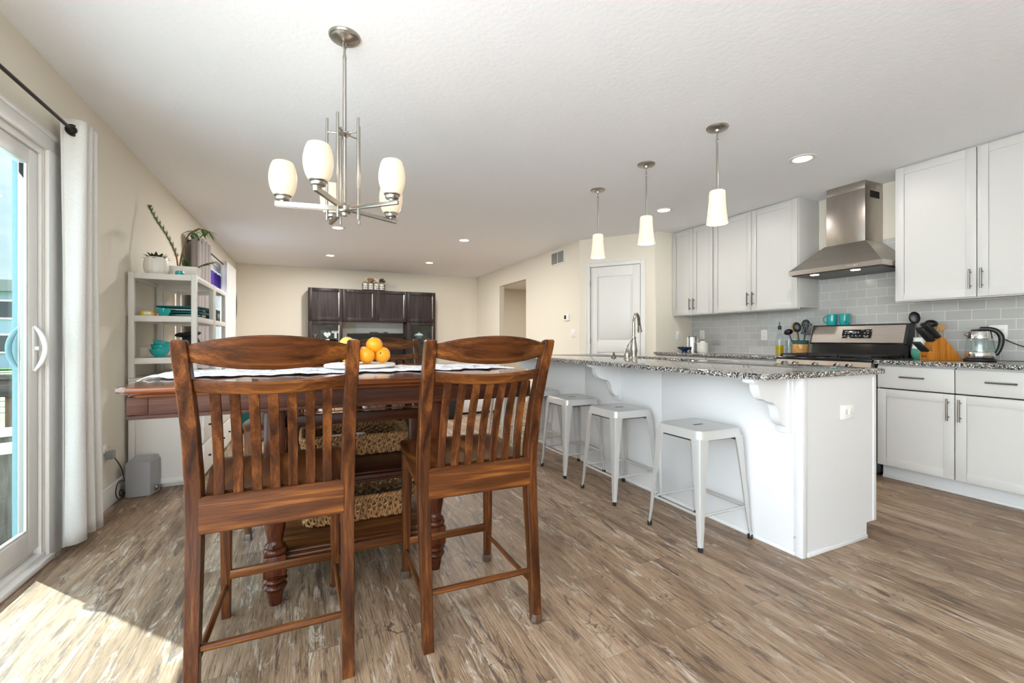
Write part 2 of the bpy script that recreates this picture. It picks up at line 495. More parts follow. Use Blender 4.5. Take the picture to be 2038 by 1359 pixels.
# ---- patio door (door_1)
dr = thing('door_1', 'white sliding patio glass door in the left wall', 'door', (XL, DY1, 0), kind='structure')
cs = MB()
cs.box(XL, XL + .018, DY1, 3.07, 0, DZ + .005, .005).box(XL, XL + .018, DY0 - .09, 3.07, DZ, DZ + .085, .005)
cs.box(XL, XL + .026, 3.035, 3.07, 0, DZ + .085, .006).box(XL, XL + .026, DY0 - .09, 3.07, DZ + .062, DZ + .09, .006)
cs.box(XL, XL + .018, DY0 - .09, DY0, 0, DZ, .005)
cs.build('door_casing', TRIM, dr)
fr = MB()
fr.box(XL - T + .001, XL - .002, DY1 - .022, DY1 - .0003, .03, DZ - .0303).box(XL - T + .002, XL - .0025, DY0 + .0003, DY1 - .0006, DZ - .03, DZ - .0003).box(XL - T + .001, XL - .002, DY0 + .0003, DY0 + .03, .03, DZ - .0303)
fr.box(XL - T, XL + .005, DY0, DY1, 0, .045, .004).box(XL - .02, XL + .035, DY0, DY1 + .02, 0, .028, .008).box(XL - .045, XL - .03, DY0, DY1, .045, .07, .002)
fr.build('door_frame', TRIM, dr)
def sash(y0, y1, xa, xb, name):
    s = MB(); w_ = .077
    s.box(xa, xb, y1 - w_, y1, .075, DZ - .032, .006).box(xa, xb, y0, y0 + w_, .075, DZ - .032, .006)
    s.box(xa, xb, y0 + w_, y1 - w_, .075, .178, .006).box(xa, xb, y0 + w_, y1 - w_, DZ - .032 - w_, DZ - .032, .006)
    i = .012
    s.box(xb - .014, xb - .004, y1 - w_ - i, y1 - w_ + .002, .176, DZ - .107, .002).box(xb - .0145, xb - .0045, y0 + w_ - .002, y1 - w_ - i + .001, .1765, .178 + i, .002)
    p = s.build(name, TRIM, dr)
    B(xb - .009, xb - .007, y0 + w_ + .0005, y1 - w_ - .0005, .1785, DZ - .1095).build('glass_pane', PANE, p)
    return p
sl = sash(1.95, DY1 - .024, XL - .052, XL - .012, 'sliding_panel')
sash(DY0 + .03, 2.0, XL - .1, XL - .06, 'fixed_panel')
# handles: interior and exterior D pulls
def dpull(x, sgn, m):
    h = MB(); y = DY1 - .024 - .038
    pts = [(x + sgn * (.004 + .040 * math.sin(PI * q / 8) ** .8), y - .006, .925 + .21 * q / 8) for q in range(9)]
    smooth_tube(h, pts, [.006, .009, .0105, .011, .011, .011, .0105, .009, .006], 14)
    h.box(min(x, x + sgn * .006), max(x, x + sgn * .006), y - .016, y + .016, .925, 1.135, .003)
    return h.build('handle', m, dr)
dpull(XL - .012, 1, TRIM); dpull(XL - .052, -1, JAMB)
B(XL - .012, XL + .008, DY1 - .068, DY1 - .056, 1.022, 1.04, .003).build('latch', WHITEP, dr)
struct('trim_1', MB().box(XL - T - .001, XL - .078, DY1 - .03, DY1 - .0215, -.02, DZ - .03, .002).box(XL - .078, XL - .055, DY1 - .026, DY1 - .0215, -.02, DZ - .03, .001), JAMB,
       'pale aqua outside jamb board seen through the patio door glass', 'trim')

# ---- pantry door (door_2)
pd = thing('door_2', 'white two-panel pantry door in the angled wall', 'door', PA, kind='structure', rz=ang)
a, b_ = d0 * LEN, d1 * LEN; cw = .06
k = MB()
k.box(a - cw, a, -.016, 0, 0, 2.05 + cw, .004).box(b_, b_ + cw, -.016, 0, 0, 2.05 + cw, .004).box(a, b_, -.016, 0, 2.05, 2.05 + cw, .004)
k.box(a - cw - .003, a - cw + .012, -.022, 0, 0, 2.05 + cw, .003).box(b_ + cw - .012, b_ + cw + .003, -.022, 0, 0, 2.05 + cw, .003).box(a - cw, b_ + cw, -.022, 0, 2.05 + cw - .012, 2.05 + cw + .003, .003)
k.build('door_casing', TRIM, pd, True)
k = MB(); s0, s1 = a + .004, b_ - .008
k.box(s0, s1, .014, .04, .01, 2.045)
def panelgrid(k, x0, x1, zs, y0, y1, st):
    k.box(x0, x0 + st, y0, y1, .01, 2.045, .002).box(x1 - st, x1, y0, y1, .01, 2.045, .002)
    prev = .01
    for z0, z1 in zs + [(2.045, None)]:
        k.box(x0 + st, x1 - st, y0, y1, prev, z0, .002)
        if z1: prev = z1
panelgrid(k, s0, s1, [(.22, .9), (1.045, 1.912)], .003, .016, .095)
for z0, z1 in ((.22, .9), (1.045, 1.912)):
    k.box(s0 + .122, s1 - .122, .005, .016, z0 + .03, z1 - .03, .008)
k.build('door_panel', TRIM, pd, True)
B(s1 + .001, b_ - .001, .006, .05, .01, 2.045).build('door_gap', GAP, pd, True)
for z in (.25, 1.05, 1.83):
    MB().tube([(a, -.008, z - .045), (a, -.008, z + .045)], .006, 8).build('hinge', HANDLE, pd, True)
h = MB(); h.lathe([(.0, 0), (.03, 0), (.03, .006), (.011, .01), (.011, .035), (.027, .045), (.03, .058), (.022, .07), (0, .072)], (0, 0, 0), 20, Matrix.Rotation(PI / 2, 4, 'X'))
bmesh.ops.translate(h.bm, verts=h.bm.verts, vec=(b_ - .065, .003, .93)); h.build('knob', NICKEL, pd, True)

# ---- far window (window_1)
wd = thing('window_1', 'white window in the far left wall', 'window', (XL, WY0, WZ0), kind='structure')
k = MB(); cw = .08
k.box(XL, XL + .018, WY0 - cw, WY0, WZ0 - cw, WZ1 + cw, .004).box(XL, XL + .018, WY1, WY1 + cw, WZ0 - cw, WZ1 + cw, .004)
k.box(XL, XL + .018, WY0, WY1, WZ1, WZ1 + cw, .004).box(XL, XL + .03, WY0 - cw, WY1 + cw, WZ0 - .03, WZ0, .004)
k.build('window_casing', TRIM, wd)
k = MB(); xm = XL - .06
for y0, y1 in ((WY0, WY0 + .05), (WY1 - .05, WY1), (6.75, 6.8)): k.box(xm, XL - .01, y0, y1, WZ0, WZ1, .003)
for z0, z1 in ((WZ0, WZ0 + .05), (WZ1 - .05, WZ1), (1.72, 1.75)): k.box(xm, XL - .01, WY0, WY1, z0, z1, .003)
k.build('window_frame', TRIM, wd)
B(xm + .02, xm + .026, WY0, WY1, WZ0, WZ1).build('glass_pane', WPANE, wd)

# wall vent, thermostat, switches, outlets
v = thing('wall_vent', 'white return air vent with grey grilles high on the far right wall', 'vent', (XR, 5.75, 2.3))
B(XR - .012, XR, 5.565, 5.945, 2.19, 2.395, .004).build('vent_frame', TRIM, v)
for y0, y1 in ((5.585, 5.742), (5.768, 5.925)):
    g = MB(); g.box(XR - .016, XR - .01, y0, y1, 2.21, 2.375)
    for i in range(12):
        z = 2.215 + i * .0135
        g.box(XR - .02, XR - .012, y0, y1, z, z + .006)
    g.build('grille', mat('grey_grille', '#8f8e8a', .6), v)
t_ = thing('thermostat', 'white thermostat with dark display on the cream wall by the hallway', 'thermostat', (XR, 5.5, 1.386))
B(XR - .025, XR, 5.44, 5.56, 1.34, 1.43, .008).build('body', WHITEP, t_)
B(XR - .027, XR - .024, 5.49, 5.545, 1.365, 1.42, .002).build('display', BLACK, t_)

def plate(name, label, loc, rz, kind, wide=.075, hor=False, group=None):
    """cover plate facing local -y; devices of kind 'outlet' or 'switch'"""
    o = thing(name, label, 'outlet' if kind == 'outlet' else 'light switch', loc, group, rz=rz)
    hh, ww = (.115, wide) if not hor else (wide, .115)
    MB().box(-ww / 2, ww / 2, -.006, 0, -hh / 2, hh / 2, .004).build('cover_plate', WHITEP, o, True)
    ncol = max(1, round(wide / .06)) if not hor else 1
    for i in range(ncol):
        x = (i - (ncol - 1) / 2) * .046
        if kind == 'outlet':
            for s in (-1, 1):
                dx, dz = (s * .02, 0) if hor else (0, s * .02)
                p = MB().box(x + dx - .014, x + dx + .014, -.009, -.004, dz - .014, dz + .014, .005).build('socket', WHITEP, o, True)
                sl_ = MB()
                for q in (-.0055, .0055):
                    if hor: sl_.box(x + dx - .005, x + dx + .003, -.0098, -.0085, dz + q - .001, dz + q + .001)
                    else: sl_.box(x + dx + q - .001, x + dx + q + .001, -.0098, -.0085, dz - .002, dz + .006)
                sl_.build('slot', BLACK, p, True)
        else:
            MB().box(x - .009, x + .009, -.012, -.004, -.018, .018, .003).build('toggle', WHITEP, o, True)
    return o
# rz: local -y must face the room.  -X facing: rz = -90deg ; +X facing: +90deg ; -Y facing: 0
plate('light_switch', 'white double light switch plate between thermostat and pantry door', (XR, 5.335, 1.155), -PI / 2, 'switch', .115)
plate('wall_switch', 'white switch plate on the cream return wall left of the silver canister', (4.37, 4.335, 1.118), 0, 'switch')
plate('wall_outlet', 'white outlet plate on grey tiles above the silver canister', (XK - .009, 4.14, 1.13), -PI / 2, 'outlet')
plate('wall_outlet', 'white outlet plate on grey tiles between canister and oil bottle', (XK - .009, 3.29, 1.12), -PI / 2, 'outlet')
plate('wall_outlet', 'white outlet plate on grey tiles behind the kettle', (XK - .009, 1.46, 1.12), -PI / 2, 'outlet', .1)
plate('wall_outlet', 'white outlet plate on the grey end panel of the island', (2.562, 1.375, .695), 0, 'outlet', .075, True)

# ---- recessed lights
def downlight(x, y, label, pw=0):
    o = thing('recessed_light', label, 'ceiling light', (x, y, H), 'recessed ceiling lights')
    MB().lathe([(.062, -.003), (.066, -.006), (.092, -.004), (.094, 0), (.062, 0)], (x, y, H), 32).build('trim_ring', TRIM, o)
    MB().lathe([(0, -.002), (.062, -.002), (.062, 0), (0, 0)], (x, y, H), 32).build('lens', LED, o)
    ld = bpy.data.lights.new('downlight_lamp', 'AREA'); ld.shape = 'DISK'; ld.size = .12; ld.energy = pw or DL_W; ld.color = (1, .96, .91)
    lo = bpy.data.objects.new('downlight_lamp', ld); COL.objects.link(lo); lo.location = (x, y, H - .008); lo.parent = None
DL_W = 4.5
for x, y, s in ((3.40, 2.13, 'round recessed light in the ceiling above the range aisle'),
                (3.42, 3.59, 'round recessed light in the ceiling behind the middle pendant lamp'),
                (1.96, 5.84, 'round recessed light right of the chandelier, nearer of the two on that side'),
                (1.97, 7.82, 'round recessed light in front of the dark cabinets, far right of the four'),
                (.33, 7.81, 'round recessed light in front of the dark cabinets, far left of the four'),
                (.33, 5.83, 'round recessed light directly beneath the chandelier hub in the picture')):
    downlight(x, y, s, (13 if x > 1 else 26) if y > 5 else 0)
hl = bpy.data.lights.new('added_hall_fill', 'AREA'); hl.shape = 'DISK'; hl.size = .3; hl.energy = 42; hl.color = (1, .95, .88)  # added fill light without a fixture, brightens the dark hallway
ho = bpy.data.objects.new('added_hall_fill', hl); COL.objects.link(ho); ho.location = (4.9, 8.6, H - .02)

# ------------------------------------------------------------------ dining chairs
def counter_chair(label):
    o = thing('dining_chair', label, 'chair', (0, 0, 0), 'counter-height dining chairs')
    for s in (-1, 1):
        pth = [(s * .2075, .0, .0), (s * .2085, .03, .25), (s * .2095, .056, .45), (s * .21, .064, .56), (s * .211, .058, .66), (s * .213, .02, .82), (s * .215, -.03, .95), (s * .2165, -.072, 1.045), (s * .217, -.082, 1.068), (s * .217, -.086, 1.073)]
        MB().rbar(pth, [.036, .038, .041, .042, .042, .040, .039, .038, .036, .026], [.036, .042, .05, .054, .054, .046, .042, .040, .036, .024], .12).build('leg', WOODZ, o)
    for s in (-1, 1):
        MB().rbar([(s * .196, .51, .0), (s * .194, .5, .3), (s * .192, .495, .585)], [.03, .036, .045], [.03, .036, .045], .15).build('leg', WOODZ, o)
    # rails of the back: bowed away from the sitter
    def rail(name, n, zb, zt, bow, thick, yf, m, half=.198):
        rings = []
        for i in range(n + 1):
            t = -1 + 2 * i / n
            q = 1 - t * t
            x = t * half
            b0, t0 = zb(q), zt(q)
            ring = []
            for dy, z in ((-thick / 2, b0 + .004), (-thick / 2 + .004, b0), (thick / 2 - .004, b0), (thick / 2, b0 + .004), (thick / 2, t0 - .005), (thick / 2 - .005, t0), (-thick / 2 + .005, t0), (-thick / 2, t0 - .005)):
                ring.append((x, yf(z) - bow * q + dy, z))
            rings.append(ring)
        return MB().loft(rings).build(name, m, o)
    ypost = lambda z: -.03 - (z - .95) * .44 if z > .95 else .02 - (z - .82) * .385
    rail('top_rail', 16, lambda q: 1.013 - .024 * q, lambda q: 1.060 + .026 * q, .045, .026, ypost, WOODX)
    rail('middle_rail', 16, lambda q: .930 - .012 * q, lambda q: .966 - .012 * q, .045, .024, ypost, WOODX)
    rail('lower_rail', 2, lambda q: .506, lambda q: .614, .0, .022, lambda z: .043, WOODX, .197)
    for i in range(7):
        x = (i - 3) * .0485
        q = 1 - (x / .198) ** 2
        y1 = ypost(.925) - .045 * q
        pts = []
        for j in range(7):
            t = j / 6
            z = .61 + t * (.938 - .012 * q - .61)
            pts.append((x * (1.02 - .02 * t), .05 + (y1 - .05) * t + .018 * math.sin(PI * t), z))
        MB().rbar(pts, .027, .011, .25).build('slat', WOODZ, o)
    # scooped seat
    g = []; nx, ny = 18, 16
    def outline(u, v):
        y = .07 + .475 * v
        hw = .187 + .04 * min(1, v * 1.5)
        if v > .82: hw *= math.sqrt(max(0, 1 - ((v - .82) / .18) ** 2 * .16))
        return u * hw, y
    s = MB(); top = []; bot = []
    for j in range(ny + 1):
        rt, rb = [], []
        for i in range(nx + 1):
            u = -1 + 2 * i / nx; v_ = j / ny
            x, y = outline(u, v_)
            z = .619 - .012 * max(0, 1 - abs(u) ** 2.5) * math.sin(PI * min(1, v_ * 1.1 + .02)) ** .8 if v_ < .9 else .619 - .002
            if abs(u) > .97 or v_ > .97: z = .612
            rt.append(s.bm.verts.new((x, y, z))); rb.append(s.bm.verts.new((x * .985, y - .004 * v_, .585)))
        top.append(rt); bot.append(rb)
    for j in range(ny):
        for i in range(nx):
            s.bm.faces.new((top[j][i], top[j][i + 1], top[j + 1][i + 1], top[j + 1][i]))
            s.bm.faces.new((bot[j][i], bot[j + 1][i], bot[j + 1][i + 1], bot[j][i + 1]))
    for j in range(ny):
        s.bm.faces.new((top[j][0], top[j + 1][0], bot[j + 1][0], bot[j][0])); s.bm.faces.new((top[j][nx], bot[j][nx], bot[j + 1][nx], top[j + 1][nx]))
    for i in range(nx):
        s.bm.faces.new((top[0][i], bot[0][i], bot[0][i + 1], top[0][i + 1])); s.bm.faces.new((top[ny][i], top[ny][i + 1], bot[ny][i + 1], bot[ny][i]))
    s.build('seat', WOODY, o)
    B(-.172, .172, .487, .505, .515, .585, .003).build('apron', WOODX, o)
    for sx in (-1, 1):
        k = MB(); k.loft([[(sx * .199, .088, .512), (sx * .214, .088, .512), (sx * .214, .088, .585), (sx * .199, .088, .585)], [(sx * .184, .478, .512), (sx * .2, .478, .512), (sx * .2, .478, .585), (sx * .184, .478, .585)]])
        k.build('apron', WOODY, o)
        MB().tube([(sx * .206, .022, .132), (sx * .2, .25, .129), (sx * .1955, .49, .126)], [.009, .0105, .009], 10).build('stretcher', WOODY, o)
    MB().tube([(-.19, .02, .187), (0, .02, .187), (.19, .02, .187)], [.0105, .012, .0105], 10).build('stretcher', WOODX, o)
    B(-.182, .182, .486, .506, .152, .186, .004).build('stretcher', WOODX, o)
    return o

def caps(o, spots):
    for x, y in spots:
        MB().rbar([(x, y, 0), (x, y, .012), (x, y, .034)], [.044, .046, .041], [.044, .046, .041], .5).build('foot_cap', CLEAR, o, True)

ch = counter_chair('brown wooden counter chair in front at left, sunlit floor beside its legs')
ch2 = put(ch, (.583, 1.505, 0), rad(-1.5), 'brown wooden counter chair in the middle, nearer the island, clear caps on its feet')
ch3 = put(ch, (-.096, 3.265, 0), PI, 'wooden counter chair across the table, mostly hidden by the front left chair')
ch4 = put(ch, (.525, 3.285, 0), PI, 'wooden counter chair across the table, its back showing behind the oranges')
ch.location = (-.091, 1.51, 0)
caps(ch2, [(.2075, 0), (.196, .51), (-.196, .51)])
caps(ch, [(.196, .51)]); caps(ch3, [(.196, .51)])

# ------------------------------------------------------------------ dining table
TX0, TX1, TY0, TY1 = -.584, 1.005, 1.858, 2.932
tb = thing('dining_table', 'large polished brown wooden counter-height table with turned legs and shelves', 'table', (.21, 2.395, 0))
def clipped(x0, x1, y0, y1, k):
    return [(x0 + k, y0), (x1 - k, y0), (x1, y0 + k), (x1, y1 - k), (x1 - k, y1), (x0 + k, y1), (x0, y1 - k), (x0, y0 + k)]
k = MB(); rings = []
for ins, z in ((.03, .8762), (.027, .880), (.024, .8845), (.015, .8865), (.011, .891), (.009, .8935), (.002, .8945), (0, .898), (0, .909), (.005, .914)):
    rings.append([(x, y, z) for x, y in clipped(TX0 + ins, TX1 - ins, TY0 + ins, TY1 - ins, .035)])
k.loft(rings).build('tabletop', TOPX, tb)
ax0, ax1, ay0, ay1 = TX0 + .03, TX1 - .035, TY0 + .048, TY1 - .048
k = MB()
for y0, y1 in ((ay0, ay0 + .022), (ay1 - .022, ay1)): k.box(ax0, ax1, y0, y1, .8, .878, .002)
for x0, x1 in ((ax0, ax0 + .022), (ax1 - .022, ax1)): k.box(x0, x1, ay0, ay1, .8, .878, .002)
k.box(ax0 - .004, ax1 + .004, ay0 - .004, ay0, .8, .8135, .002)
k.box(ax0 - .003, ax0 + .055, ay0 - .003, ay0, .8155, .876, .001); k.box(ax0 + .058, ax1 - .058, ay0 - .003, ay0, .8155, .876, .001); k.box(ax1 - .055, ax1 + .003, ay0 - .003, ay0, .8155, .876, .001)
k.build('apron', wood('apron_mahogany', '#261107', '#43200f', '#5d3219', 0, .5), tb)
prof = [(.0, 0), (.021, 0), (.024, .008), (.031, .05), (.033, .058), (.026, .062), (.04, .066), (.045, .076), (.04, .086), (.03, .089), (.041, .093), (.046, .102), (.041, .111), (.031, .114), (.040, .118), (.044, .1215), (.044, .125)]
LEGS = [(-.121, 2.04), (.541, 2.04), (-.121, 2.75), (.541, 2.75)]
for x, y in LEGS:
    k = MB(); k.lathe(prof, (x, y, 0), 24)
    k.box(x - .041, x + .041, y - .041, y + .041, .124, .207, .004)
    k.lathe([(.03, .207), (.042, .21), (.046, .22), (.042, .23), (.036, .233), (.04, .238), (.036, .244), (.028, .252), (.03, .27), (.036, .30), (.042, .34), (.045, .38), (.043, .41), (.03, .435), (.038, .442), (.04, .45)], (x, y, 0), 24)
    k.box(x - .038, x + .038, y - .038, y + .038, .45, .80, .004)
    k.build('leg', TDZ, tb, smooth=52)
k = MB(); k.box(-.15, .57, 2.06, 2.73, .17, .195, .006).box(-.085, .505, 2.022, 2.045, .155, .192, .004).box(-.085, .505, 2.745, 2.768, .155, .192, .004)
k.build('lower_shelf', WOODX, tb)
k = MB(); k.box(-.15, .57, 2.06, 2.73, .462, .485, .004).box(-.085, .505, 2.03, 2.05, .448, .478, .003).box(-.085, .505, 2.022, 2.034, .455, .462, .002).box(-.085, .505, 2.745, 2.765, .448, .485, .003)
k.build('middle_shelf', TDARK, tb)
k = MB()
for y in (2.03, 2.745): k.box(-.085, .505, y, y + .022, .712, .757, .003)
for x in (-.132, .53): k.box(x, x + .022, 2.06, 2.73, .712, .757, .003)
k.box(.42, .46, 2.035, 2.06, .487, .712, .003).box(-.06, -.02, 2.735, 2.76, .487, .712, .003).box(.42, .46, 2.735, 2.76, .487, .712, .003)
k.build('upper_frame', TDARK, tb)

# copper wire rack under the top
k = MB(); rk = thing('wire_rack', 'copper wire rack under the tabletop, resting on the dark upper frame', 'rack', (.3, 2.1, .757))
for y in (2.09, 2.3, 2.5, 2.70): k.tube([(-.12, y, .7595), (.54, y, .7595)], .0025, 6)
k.build('base_wires', COPPER, rk)
k = MB()
for z in (.785, ): k.tube([(-.12, 2.09, z), (.54, 2.09, z)], .003, 6)
for i in range(16):
    x = -.11 + i * .043; k.tube([(x, 2.09, .7595), (x, 2.09, .787)], .002, 6)
k.build('front_wires', COPPER, rk)

# ---- woven baskets
def basket(label, cx, cy, z0, hx, hy, hgt):
    o = thing('woven_basket', label, 'basket', (cx, cy, z0), 'woven baskets on the table shelves')
    def per(t, gx, gy, r=.05):
        # rounded rectangle perimeter point at parameter t in 0..1
        Lx, Ly = 2 * (gx - r), 2 * (gy - r); q = PI * r / 2; tot = 2 * Lx + 2 * Ly + 4 * q; d = t * tot
        segs = [(Lx, 'l', (-gx + r, -gy), (1, 0)), (q, 'a', (gx - r, -gy + r), -PI / 2), (Ly, 'l', (gx, -gy + r), (0, 1)), (q, 'a', (gx - r, gy - r), 0), (Lx, 'l', (gx - r, gy), (-1, 0)), (q, 'a', (-gx + r, gy - r), PI / 2), (Ly, 'l', (-gx, gy - r), (0, -1)), (q, 'a', (-gx + r, -gy + r), PI)]
        for ln, ty, p, e in segs:
            if d <= ln + 1e-9:
                if ty == 'l': return p[0] + e[0] * d, p[1] + e[1] * d, (e[1], -e[0])
                a_ = e + d / r; return p[0] + r * math.cos(a_), p[1] + r * math.sin(a_), (math.cos(a_), math.sin(a_))
            d -= ln
        return per(0, gx, gy, r)
    # floor and solid inner wall
    k = MB(); N = 40
    def ring(z, s): return [(cx + per(i / N, hx * s, hy * s)[0], cy + per(i / N, hx * s, hy * s)[1], z) for i in range(N)]
    k.loft([ring(z0 + .003, .9), ring(z0 + .006, .925), ring(z0 + .022, .932), ring(z0 + .022, .915), ring(z0 + .012, .89)])
    k.build('base', WICKD, o)
    k = MB(); rows = 7; n = 448; st = 64
    for r_ in range(rows):
        z = z0 + .010 + (hgt - .026) * r_ / (rows - 1)
        s = .93 + .05 * r_ / (rows - 1)
        pts = []
        for i in range(n + 1):
            t = i / n % 1
            x, y, nn = per(t, hx * s, hy * s)
            w_ = .0075 * math.sin(t * st * PI * 2 / 2 + r_ * PI)
            pts.append((cx + x + nn[0] * (w_ + .003), cy + y + nn[1] * (w_ + .003), z + .004 * math.sin(t * st * PI * 2 + r_)))
        k.tube(pts, .0062, 6, False)
    for i in range(st):
        t0 = (i + .25) / st
        for dt in (-.012, .012):
            a_ = per(t0 % 1, hx * .94, hy * .94); b2 = per((t0 + dt) % 1, hx * .99, hy * .99)
            k.tube([(cx + a_[0] + a_[2][0] * .008, cy + a_[1] + a_[2][1] * .008, z0 + .004), (cx + b2[0] + b2[2][0] * .008, cy + b2[1] + b2[2][1] * .008, z0 + hgt - .01)], .0044, 5)
    k.build('weave', WICK, o)
    k = MB(); pts = []; pts2 = []
    for i in range(481):
        t = i / 480 % 1; x, y, nn = per(t, hx, hy); a_ = t * 48 * 2 * PI
        pts.append((cx + x + nn[0] * .006 * math.cos(a_), cy + y + nn[1] * .006 * math.cos(a_), z0 + hgt + .006 * math.sin(a_)))
        pts2.append((cx + x - nn[0] * .006 * math.cos(a_), cy + y - nn[1] * .006 * math.cos(a_), z0 + hgt - .006 * math.sin(a_)))
    k.tube(pts, .008, 6, False).tube(pts2, .008, 6, False).build('rim', WICK, o)
    for sx in (-1, 1):
        MB().tube([(cx + sx * hx, cy + (j - 6) / 6 * .075, z0 + hgt + .03 * (1 - ((j - 6) / 6) ** 2)) for j in range(13)], .009, 10).build('handle', WICK, o)
    return o
basket('woven seagrass basket holding papers on the middle shelf of the table', .232, 2.53, .4855, .26, .172, .095)
basket('woven seagrass basket on the lowest shelf of the table', .235, 2.44, .1955, .262, .185, .11)
k = MB(); k.box(.0, .3, 2.42, 2.62, .5, .55, .003, M=Matrix.Translation((.15, 2.52, .525)) @ Matrix.Rotation(rad(6), 4, 'Z') @ Matrix.Translation((-.15, -2.52, -.525)))
tag(k.build('paper_pile', PAPER), 'pile of printed papers lying in the upper woven basket', 'papers')

# ---- table runner
k = MB(); nx, ny = 90, 22; g = []
for j in range(ny + 1):
    row = []
    for i in range(nx + 1):
        u, v_ = i / nx, j / ny
        x = -.612 + u * 1.62; e = .028 * math.sin(u * 61) + .016 * math.sin(u * 143 + 1)
        y = 2.19 + v_ * .44 + (e if v_ < .5 else -e) * abs(2 * v_ - 1) ** 2
        z = .9165 + .003 * math.sin(u * 47 + v_ * 5) * math.sin(v_ * 9 + u * 11) + .003
        if x < -.57: z -= ((-.57 - x) / .042) ** 2 * .016; z += .004
        row.append((x, y, z))
    g.append(row)
vs = [[k.bm.verts.new(p) for p in r] for r in g]
for j in range(ny):
    for i in range(nx): k.bm.faces.new((vs[j][i], vs[j][i + 1], vs[j + 1][i + 1], vs[j + 1][i]))
ru = k.build('table_runner', mat_cloth(), smooth=80)
sm = ru.modifiers.new('thick', 'SOLIDIFY'); sm.thickness = .0025; sm.offset = 1
tag(ru, 'white patterned table runner lying lengthwise on the brown table', 'table runner')

# ---- fruit on a white plate
PX, PY = .255, 2.5
tag(MB().lathe([(.0, 0), (.15, 0), (.178, .004), (.183, .012), (.178, .0205), (.165, .018), (0, .018)], (PX, PY, .924), 48).build('fruit_plate', CERAM), 'white plate under the oranges on the table', 'plate')
def orange(x, y, z, r, label, m=ORANGE, name='orange', cat='orange', tilt=(0, 0)):
    o = thing(name, label, cat, (x, y, z), 'fruit piled on the white plate')
    Mx = Matrix.Rotation(tilt[0], 4, 'X') @ Matrix.Rotation(tilt[1], 4, 'Y')
    MB().ball((x, y, z), r, (1, 1, .96), 28, Mx).build('fruit_body', m, o)
    d = Mx @ Vector((0, 0, r * .955))
    MB().ball((x + d.x, y + d.y, z + d.z), .005, (1, 1, .6), 8, Mx).build('stem_button', STEM, o)
    return o
def ray(px, py, d):
    u = (px - 1019) / F; cs_, sn = math.cos(TH), math.sin(TH)
    return Vector(((u * cs_ + sn) * d, (-u * sn + cs_) * d, CAMH + (HOR - py) / F * d))
zb = .945
orange(.372, 2.525, zb + .043, .044, 'orange at the right of the pile with its navel facing out', tilt=(rad(75), rad(-20)))
orange(.288, 2.500, zb + .042, .044, 'orange at the lower left of the visible three, beside the chair post', tilt=(rad(30), 1))
orange(.331, 2.525, zb + .097, .044, 'orange on top of the pile', tilt=(rad(-20), .3))
orange(.2, 2.455, zb + .041, .044, 'orange hidden behind the chair post, under the pale yellow fruit', tilt=(1, .3))
orange(.205, 2.535, zb + .042, .044, 'orange at the back of the pile behind the chair rail', tilt=(.5, .3))
orange(.188, 2.497, zb + .104, .039, 'pale yellow fruit on top, peeking over the front left chair rail', LEMON, 'lemon', 'lemon')
orange(.288, 2.588, zb + .046, .044, 'pinkish fruit behind the oranges', RED, 'apple', 'apple')

# ------------------------------------------------------------------ metal stools
def stool(label):
    o = thing('metal_stool', label, 'stool', (0, 0, 0), 'silver metal stools along the island')
    hs, ht = .157, .602
    def rr(h, z, r=.035, n=5):
        pts = []
        for cx_, cy_, a0 in ((1, 1, 0), (-1, 1, 90), (-1, -1, 180), (1, -1, 270)):
            for i in range(n + 1):
                a_ = rad(a0 + 90 * i / n); pts.append((cx_ * (h - r) + r * math.cos(a_), cy_ * (h - r) + r * math.sin(a_), z))
        return pts
    k = MB(); k.loft([rr(hs + .006, ht - .052), rr(hs, ht - .014), rr(hs - .002, ht - .006), rr(hs - .009, ht - .001), rr(hs - .018, ht), rr(hs - .024, ht - .003), rr(hs - .03, ht - .004), rr(.03, ht - .004, .02)], cap=True)
    k.build('seat', STOOL, o)
    MB().box(-.034, .034, -.007, .007, ht - .0055, ht - .0032, .0008).build('hand_slot', GAP, o)
    for sx in (-1, 1):
        for sy in (-1, 1):
            # L-section leg flaring from the seat corner to the foot
            k = MB(); rings = []
            for t, cx_, w_ in ((0, .160, .062), (.08, .1635, .055), (.3, .17, .045), (.6, .179, .034), (.85, .1865, .026), (.96, .191, .020), (1.0, .1945, .019)):
                z = (ht - .045) * (1 - t) + .012 * t
                r = .013
                pr = [(cx_ - w_, cx_ + .0), (cx_ - r, cx_), (cx_ - .3 * r, cx_ - .3 * r), (cx_, cx_ - r), (cx_, cx_ - w_), (cx_ - .004, cx_ - w_), (cx_ - .004 - .3 * r, cx_ - r - .002), (cx_ - .3 * r - .004, cx_ - .3 * r - .004), (cx_ - r - .002, cx_ - .004), (cx_ - w_, cx_ - .004)]
                rings.append([(sx * x, sy * y, z) for x, y in pr])
            k.loft(rings)
            # raised rib on the leg corner
            k.tube([(sx * (.1605 + .02 * t), sy * (.1605 + .02 * t), (ht - .045) * (1 - t) + .012 * t) for t in (.52, .56, .7, .85, .92)], [.002, .006, .006, .005, .002], 8)
            lg = k.build('leg', STOOL, o)
            MB().lathe([(.0, 0), (.0125, 0), (.0135, .012), (.013, .022), (0, .022)], (sx * .183, sy * .183, 0), 12).build('rubber_foot', RUBBER, lg)
    zc = .17; q = .168
    for a_, b2 in (((-q, -q), (q, -q)), ((q, -q), (q, q)), ((q, q), (-q, q)), ((-q, q), (-q, -q))):
        MB().tube([(a_[0], a_[1], zc), (b2[0], b2[1], zc)], .0075, 8).build('crossbar', STOOL, o)
    k = MB()
    for s in (-1, 1): k.tube([(-.145, s * .12, ht - .062), (.145, s * .12, ht - .062)], .006, 6).tube([(s * .12, -.145, ht - .066), (s * .12, .145, ht - .066)], .006, 6)
    k.build('under_brace', HANDLE, o)
    return o
